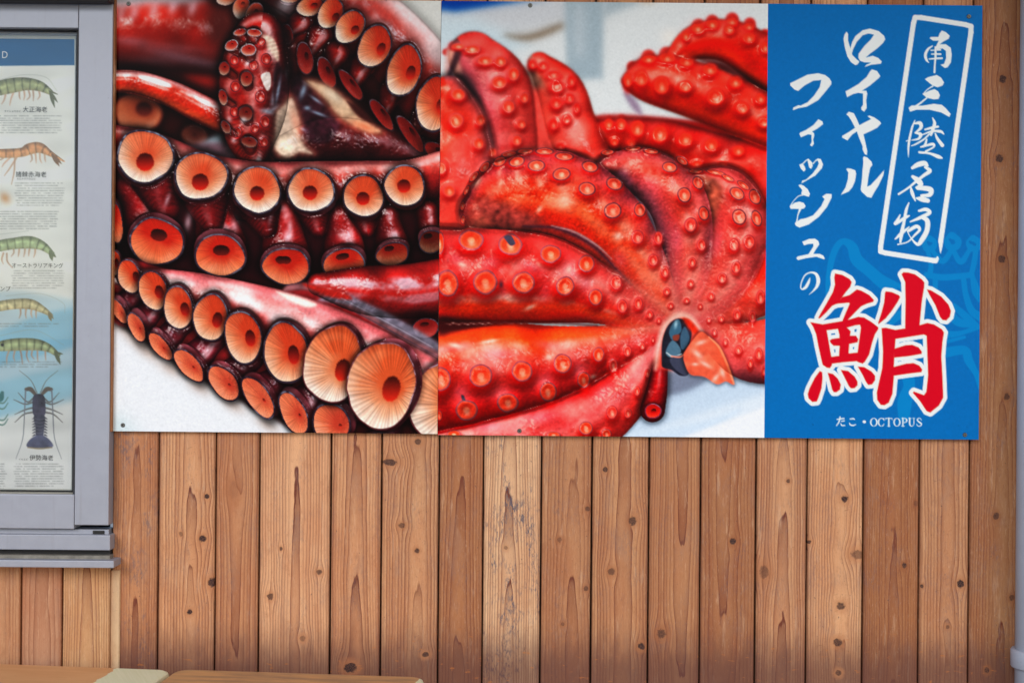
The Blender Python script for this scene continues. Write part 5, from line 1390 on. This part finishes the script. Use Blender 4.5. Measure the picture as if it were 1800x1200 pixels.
def text_part(name, txt, uc, v_base, width_px, depth, mat, parent, hscale=1.0, bold=0.0):
    cu = bpy.data.curves.new(name, 'FONT')
    cu.body = txt
    cu.size = 0.05
    cu.align_x = 'CENTER'
    cu.resolution_u = 4
    cu.offset = bold
    to = bpy.data.objects.new(name, cu)
    COL.objects.link(to)
    bpy.context.view_layer.update()
    dg = bpy.context.evaluated_depsgraph_get()
    me = bpy.data.meshes.new_from_object(to.evaluated_get(dg))
    COL.objects.unlink(to)
    bpy.data.objects.remove(to)
    co = np.zeros(len(me.vertices) * 3, np.float32)
    me.vertices.foreach_get('co', co)
    co = co.reshape(-1, 3)
    if len(co) == 0:
        return None
    s = (width_px / 1000.0) / np.ptp(co[:, 0])
    cx = (co[:, 0].max() + co[:, 0].min()) / 2
    x, y, z = P(uc, v_base, depth)
    ox, oy, oz = parent.location
    new = np.stack([(co[:, 0] - cx) * s, np.zeros(len(co)), (co[:, 1] - co[:, 1].min()) * s * hscale], -1)
    me.vertices.foreach_set('co', new.astype(np.float32).ravel())
    me.update()
    me.materials.clear()
    me.name = name
    return link(name, me, mat, parent, (x - ox, y - oy, z - oz))


white_ink = plain('white_ink', (240, 243, 242), 0.45, var=.02)
black_ink = plain('grey_ink', (34, 36, 40), 0.6, var=.1)

# ------------------------------------------------------------------ aluminium window with the chart inside
alu = NT('anodised_aluminium')
ac = alu.obj()
an = alu.noise(ac, 40, 5, .6)
sm = alu.step(alu.noise(ac, 260, 3, .6), .70, .76)
abase = alu.mix(alu.step(an, .3, .7), rgba((162, 164, 175)), rgba((167, 169, 180)))
ax_, ay_, az_ = alu.xyz(ac)
strk = alu.step(alu.noise(alu.vec(alu.math('MULTIPLY', ax_, 90), 0, alu.math('MULTIPLY', az_, 3.5)), 1, 4, .65), .56, .78)
abase = alu.mix(alu.math('MULTIPLY', strk, .22), abase, rgba((126, 122, 120)))
alu.put(alu.b.inputs['Base Color'], alu.mix(alu.math('MULTIPLY', sm, .35), abase, rgba((88, 82, 76))))
alu.b.inputs['Metallic'].default_value = 0.25
alu.put(alu.b.inputs['Roughness'], alu.math('MULTIPLY_ADD', an, .2, .40))
alu.bump(alu.noise(ac, 900, 2), .04, .0005)
alu_m = alu.m
gasket = plain('black_gasket', (48, 46, 48), 0.7)
dusty = plain('dusty_ledge', (134, 128, 118), 0.8, var=.3, scale=60, dirt=(90, 84, 76))
win = empty('window', WP(-100, 1000, 0.0), 'lavender grey aluminium window at the left, seafood chart showing behind its glass', 'window')
WX = -330          # left end, outside the picture
FD = .024
stile_l = 133.5
# coordinates are wall-square (a, b): small corrections for the roll are included
wbox('stile', 133.5, 193.5, -60, 929, FD, -.02, alu_m, win, .0012)
wbox('top_rail', WX, 132.8, -60, 56.5, FD - .001, -.02, alu_m, win, .0012)
wbox('bottom_rail', WX, 132.8, 876, 936, FD - .001, -.02, alu_m, win, .0012)
wbox('gasket', 130.3, 133.4, 56.5, 876, .012, -.002, gasket, win)
wbox('gasket', WX, 130.2, 56.8, 60.2, .012, -.002, gasket, win)
wbox('gasket', WX, 130.2, 872.6, 875.8, .012, -.002, plain('grey_gasket', (140, 136, 124), .7), win)
wbox('inner_rail', WX, 130.2, 62, 69, -.002, -.02, alu_m, win, .0008)
wbox('track', WX, 194, 936.5, 945.5, .012, -.02, alu_m, win)
wbox('track_slot', 166, 186, 938.5, 944.5, .0135, .0121, slot_m, win)
wbox('frame_rail', WX, 196.5, 946.5, 973, .026, -.02, alu_m, win, .001)
wbox('shadow_gap', WX, 196.5, 973.4, 982, .008, -.02, gasket, win)
wbox('sill', WX, 203.5, 991.5, 1004, .040, -.012, alu_m, win, .0012)
wbox('sill_ledge', WX, 196.2, 982.4, 991.2, .022, -.012, dusty, win)
gl = NT('window_glass')
gl.t.nodes.remove(gl.b)
tr = gl.n('ShaderNodeBsdfTransparent'); tr.inputs[0].default_value = (.99, .995, .99, 1)
go = gl.n('ShaderNodeBsdfGlossy'); go.inputs['Roughness'].default_value = .02
fr = gl.n('ShaderNodeFresnel'); fr.inputs['IOR'].default_value = 1.52
mx = gl.n('ShaderNodeMixShader')
gl.put(mx.inputs[0], gl.math('MULTIPLY', fr.outputs[0], 1.0, clamp=True))
gl.t.links.new(tr.outputs[0], mx.inputs[1]); gl.t.links.new(go.outputs[0], mx.inputs[2]); gl.t.links.new(mx.outputs[0], gl.out.inputs[0])
wbox('pane', WX, 130.2, 60.4, 872.4, .004, .0005, gl.m, win)

chart = empty('seafood_chart', WP(0, 872, CH_D), 'printed chart of prawns and a spiny lobster hung behind the window glass', 'poster')
wbox('backing_panel', WX, 128.6, 69.5, 868, CH_D - .0005, CH_D - .003, plain('chart_back', (214, 216, 210), .6, var=.04), chart)
chart_m = print_mat('printed_paper', .5)
colour_sheet('chart_print', D, CH_D, chart_m, chart)
TD = CH_D + .0008
text_part('lettering', '大正海老', 61.5, 197.5, 43, TD, black_ink, chart)
text_part('lettering', '諸棘赤海老', 54.5, 311.5, 54, TD, black_ink, chart)
text_part('lettering', 'モロトゲアカエビ', 46, 316.5, 33, TD, black_ink, chart)
text_part('lettering', 'オーストラリアキング', 66, 471, 90, TD, black_ink, chart, 1.1)
text_part('lettering', 'タイショウエビ', 22, 197.5, 29, TD, black_ink, chart)
text_part('lettering', '伊勢海老', 72.5, 809, 42, TD, black_ink, chart)
text_part('lettering', 'イセエビ', 41, 808.5, 16, TD, black_ink, chart)
text_part('lettering', 'ンプ', 9.5, 511.5, 18, TD, black_ink, chart)
text_part('lettering', 'D', 8.5, 102.5, 9.5, TD, white_ink, chart, 1.15)
# room behind, closing the window opening
dark_room = plain('dark_room', (44, 42, 42), .9)
wbox('back_panel', WX, 194, -60, 990, -.06, -.07, dark_room, win)

hood = empty('shutter_box', WP(-70, 0, 0), 'dark metal shutter box above the window, only its underside showing', 'shutter box')
hood_m = plain('dark_steel', (34, 32, 32), .6)
hz = WP(0, 15.5, FD)[2]
box('housing', WP(WX, 0, FD)[0], WP(193.5, 0, FD)[0], -.048, -FD - .0008, hz, hz + .30, hood_m, hood, .002)
box('end_cap', WP(193.5, 0, FD)[0] + .0004, WP(193.5, 0, FD)[0] + .0024, -.047, -FD - .0008, hz + .001, hz + .299, hood_m, hood)

# ------------------------------------------------------------------ drain pipe at the right edge
pvc = plain('grey_pvc', (166, 172, 186), .42, var=.05, scale=12, dirt=(120, 116, 112))


def lathe(bm, prof, cx, cy, seg=40):
    rings = []
    for r, z in prof:
        rings.append([bm.verts.new((cx + r * math.cos(2 * math.pi * i / seg), cy + r * math.sin(2 * math.pi * i / seg), z)) for i in range(seg)])
    for a, b in zip(rings[:-1], rings[1:]):
        for i in range(seg):
            bm.faces.new((a[i], a[(i + 1) % seg], b[(i + 1) % seg], b[i]))
    bm.faces.new(rings[0]); bm.faces.new(rings[-1])


PR = .030
px_ = WP(1790.5, 600, .045)[0] + PR
pipe = empty('drain_pipe', (px_, -.045, 0), 'grey plastic drain pipe with a collar at the right edge of the wall', 'pipe')
bm = bmesh.new()
lathe(bm, [(PR, 0.0), (PR, WALL_TOP - .004)], 0, 0)
link('tube', bm_mesh(bm, 'tube', True), pvc, pipe)
zc_ = WP(1785, 1148, .045)[2]
bm = bmesh.new()
lathe(bm, [(PR + .0005, zc_ - .016), (PR + .0055, zc_ - .016), (PR + .007, zc_ - .014), (PR + .007, zc_ + .012), (PR + .0055, zc_ + .015), (PR + .0005, zc_ + .015)], 0, 0)
link('collar', bm_mesh(bm, 'collar', True), pvc, pipe)
bm = bmesh.new()
add_box(bm, -.012, .012, .034, .0445, zc_ - .012, zc_ + .012)
link('wall_bracket', bm_mesh(bm, 'wall_bracket'), screw_m, pipe)

# ------------------------------------------------------------------ two low tables standing against the wall
def worn(name, coat, bare, edge_pale, peel_x=None, seed=0.0):
    t = NT(name)
    oc = t.obj()
    x, y, z = t.xyz(oc)
    n1 = t.noise(t.vec(t.math('MULTIPLY', x, 6), t.math('MULTIPLY', y, 40), seed), 1, 5, .65)
    n2 = t.noise(t.vec(t.math('MULTIPLY', x, 30), t.math('MULTIPLY', y, 30), seed + 4), 1, 4, .7)
    c = t.mix(t.step(n1, .3, .7), rgba(coat), rgba(bare))
    spk = t.step(t.noise(t.vec(t.math('MULTIPLY', x, 160), t.math('MULTIPLY', y, 160), seed), 1, 2), .72, .77)
    c = t.mix(t.math('MULTIPLY', spk, .5), c, rgba((104, 72, 50)))
    if peel_x is not None:
        pe = t.step(t.math('ADD', x, t.math('MULTIPLY', t.math('SUBTRACT', n2, .5), .03)), peel_x - .0006, peel_x + .0006)
        gr = t.noise(t.vec(t.math('MULTIPLY', t.math('ADD', x, t.math('MULTIPLY', y, .6)), 220), t.math('MULTIPLY', y, 12), 3.0), 1, 3)
        c = t.mix(pe, c, t.mix(gr, rgba((222, 226, 178)), rgba((246, 246, 214))))
    t.put(t.b.inputs['Base Color'], c)
    t.b.inputs['Roughness'].default_value = .5
    t.bump(n2, .2, .0008)
    return t.m


def table(label, u0, v0, u1, v1, ztop, mat, length_left, group, end_mat=None):
    """Far edge runs from photo point (u0, v0) to (u1, v1) at height ztop."""
    def far(u, v):
        du, dv = (u - 900) / 1000.0, (600 - v) / 1000.0
        xx, zz = du * ca_ - dv * sa_, du * sa_ + dv * ca_
        s = (CAM_Z - ztop) / -zz
        return CAM_X + xx * s, -(CAM_D - CAM_D * s)
    xa, ya = far(u0, v0)
    xb, yb = far(u1, v1)
    yaw = math.atan2(yb - ya, xb - xa)
    L = math.hypot(xb - xa, yb - ya) + length_left
    root = empty('low_table', (xb, yb, 0), label, 'table', group)
    root.rotation_euler.z = yaw
    W_t, th, r = .34, .022, .022
    bm = bmesh.new()
    pts = []
    for cx, cy, a0 in ((-r, -r, 0), (-L + r, -r, 90), (-L + r, -W_t + r, 180), (-r, -W_t + r, 270)):
        for i in range(9):
            a = math.radians(a0 + i * 90 / 8)
            pts.append((cx + r * math.cos(a), cy + r * math.sin(a)))
    lev = [(-.0, ztop - th), (.0, ztop - .006), (-.0018, ztop - .0018), (-.006, ztop)]
    cxm, cym = -L / 2, -W_t / 2
    rows = []
    for off, z in lev:
        row = []
        for x, y in pts:
            d = math.hypot(x - cxm, y - cym)
            row.append(bm.verts.new((x + (x - cxm) / d * off, y + (y - cym) / d * off, z)))
        rows.append(row)
    n = len(pts)
    for a, b in zip(rows[:-1], rows[1:]):
        for i in range(n):
            bm.faces.new((a[i], a[(i + 1) % n], b[(i + 1) % n], b[i]))
    bm.faces.new(rows[0]); bm.faces.new(rows[-1])
    link('table_top', bm_mesh(bm, 'table_top'), mat, root)
    leg_bm = bmesh.new()
    add_box(leg_bm, -.02, .02, -.02, .02, 0, ztop - th - .001, .003)
    lm = bm_mesh(leg_bm, 'leg')
    for lx in (-.06, -L + .06):
        for ly in (-.05, -W_t + .05):
            link('leg', lm, table_wood, root, (lx, ly, 0))
    for ly in (-.05, -W_t + .05):
        b2 = bmesh.new()
        add_box(b2, -L + .082, -.082, ly - .01, ly + .01, ztop - th - .07, ztop - th - .001)
        link('apron', bm_mesh(b2, 'apron'), table_wood, root)
    return root


table_wood = plain('table_leg_wood', (150, 108, 72), .6, var=.2)
ZT = CAM_Z - .5655
table('orange painted table top with pale green paint bared at its rounded end, under the window', 0, 1165.5, 304, 1176.5, ZT, worn('orange_paint', (228, 172, 118), (218, 158, 104), None, -.098, 2.0), .45, 'low tables against the wall')
table('worn brown table top with scuffed pale edges below the photo board', 312, 1174.5, 748, 1188.5, ZT, worn('worn_varnish', (222, 168, 108), (158, 124, 94), None, -.012, 9.0), 0.0, 'low tables against the wall')
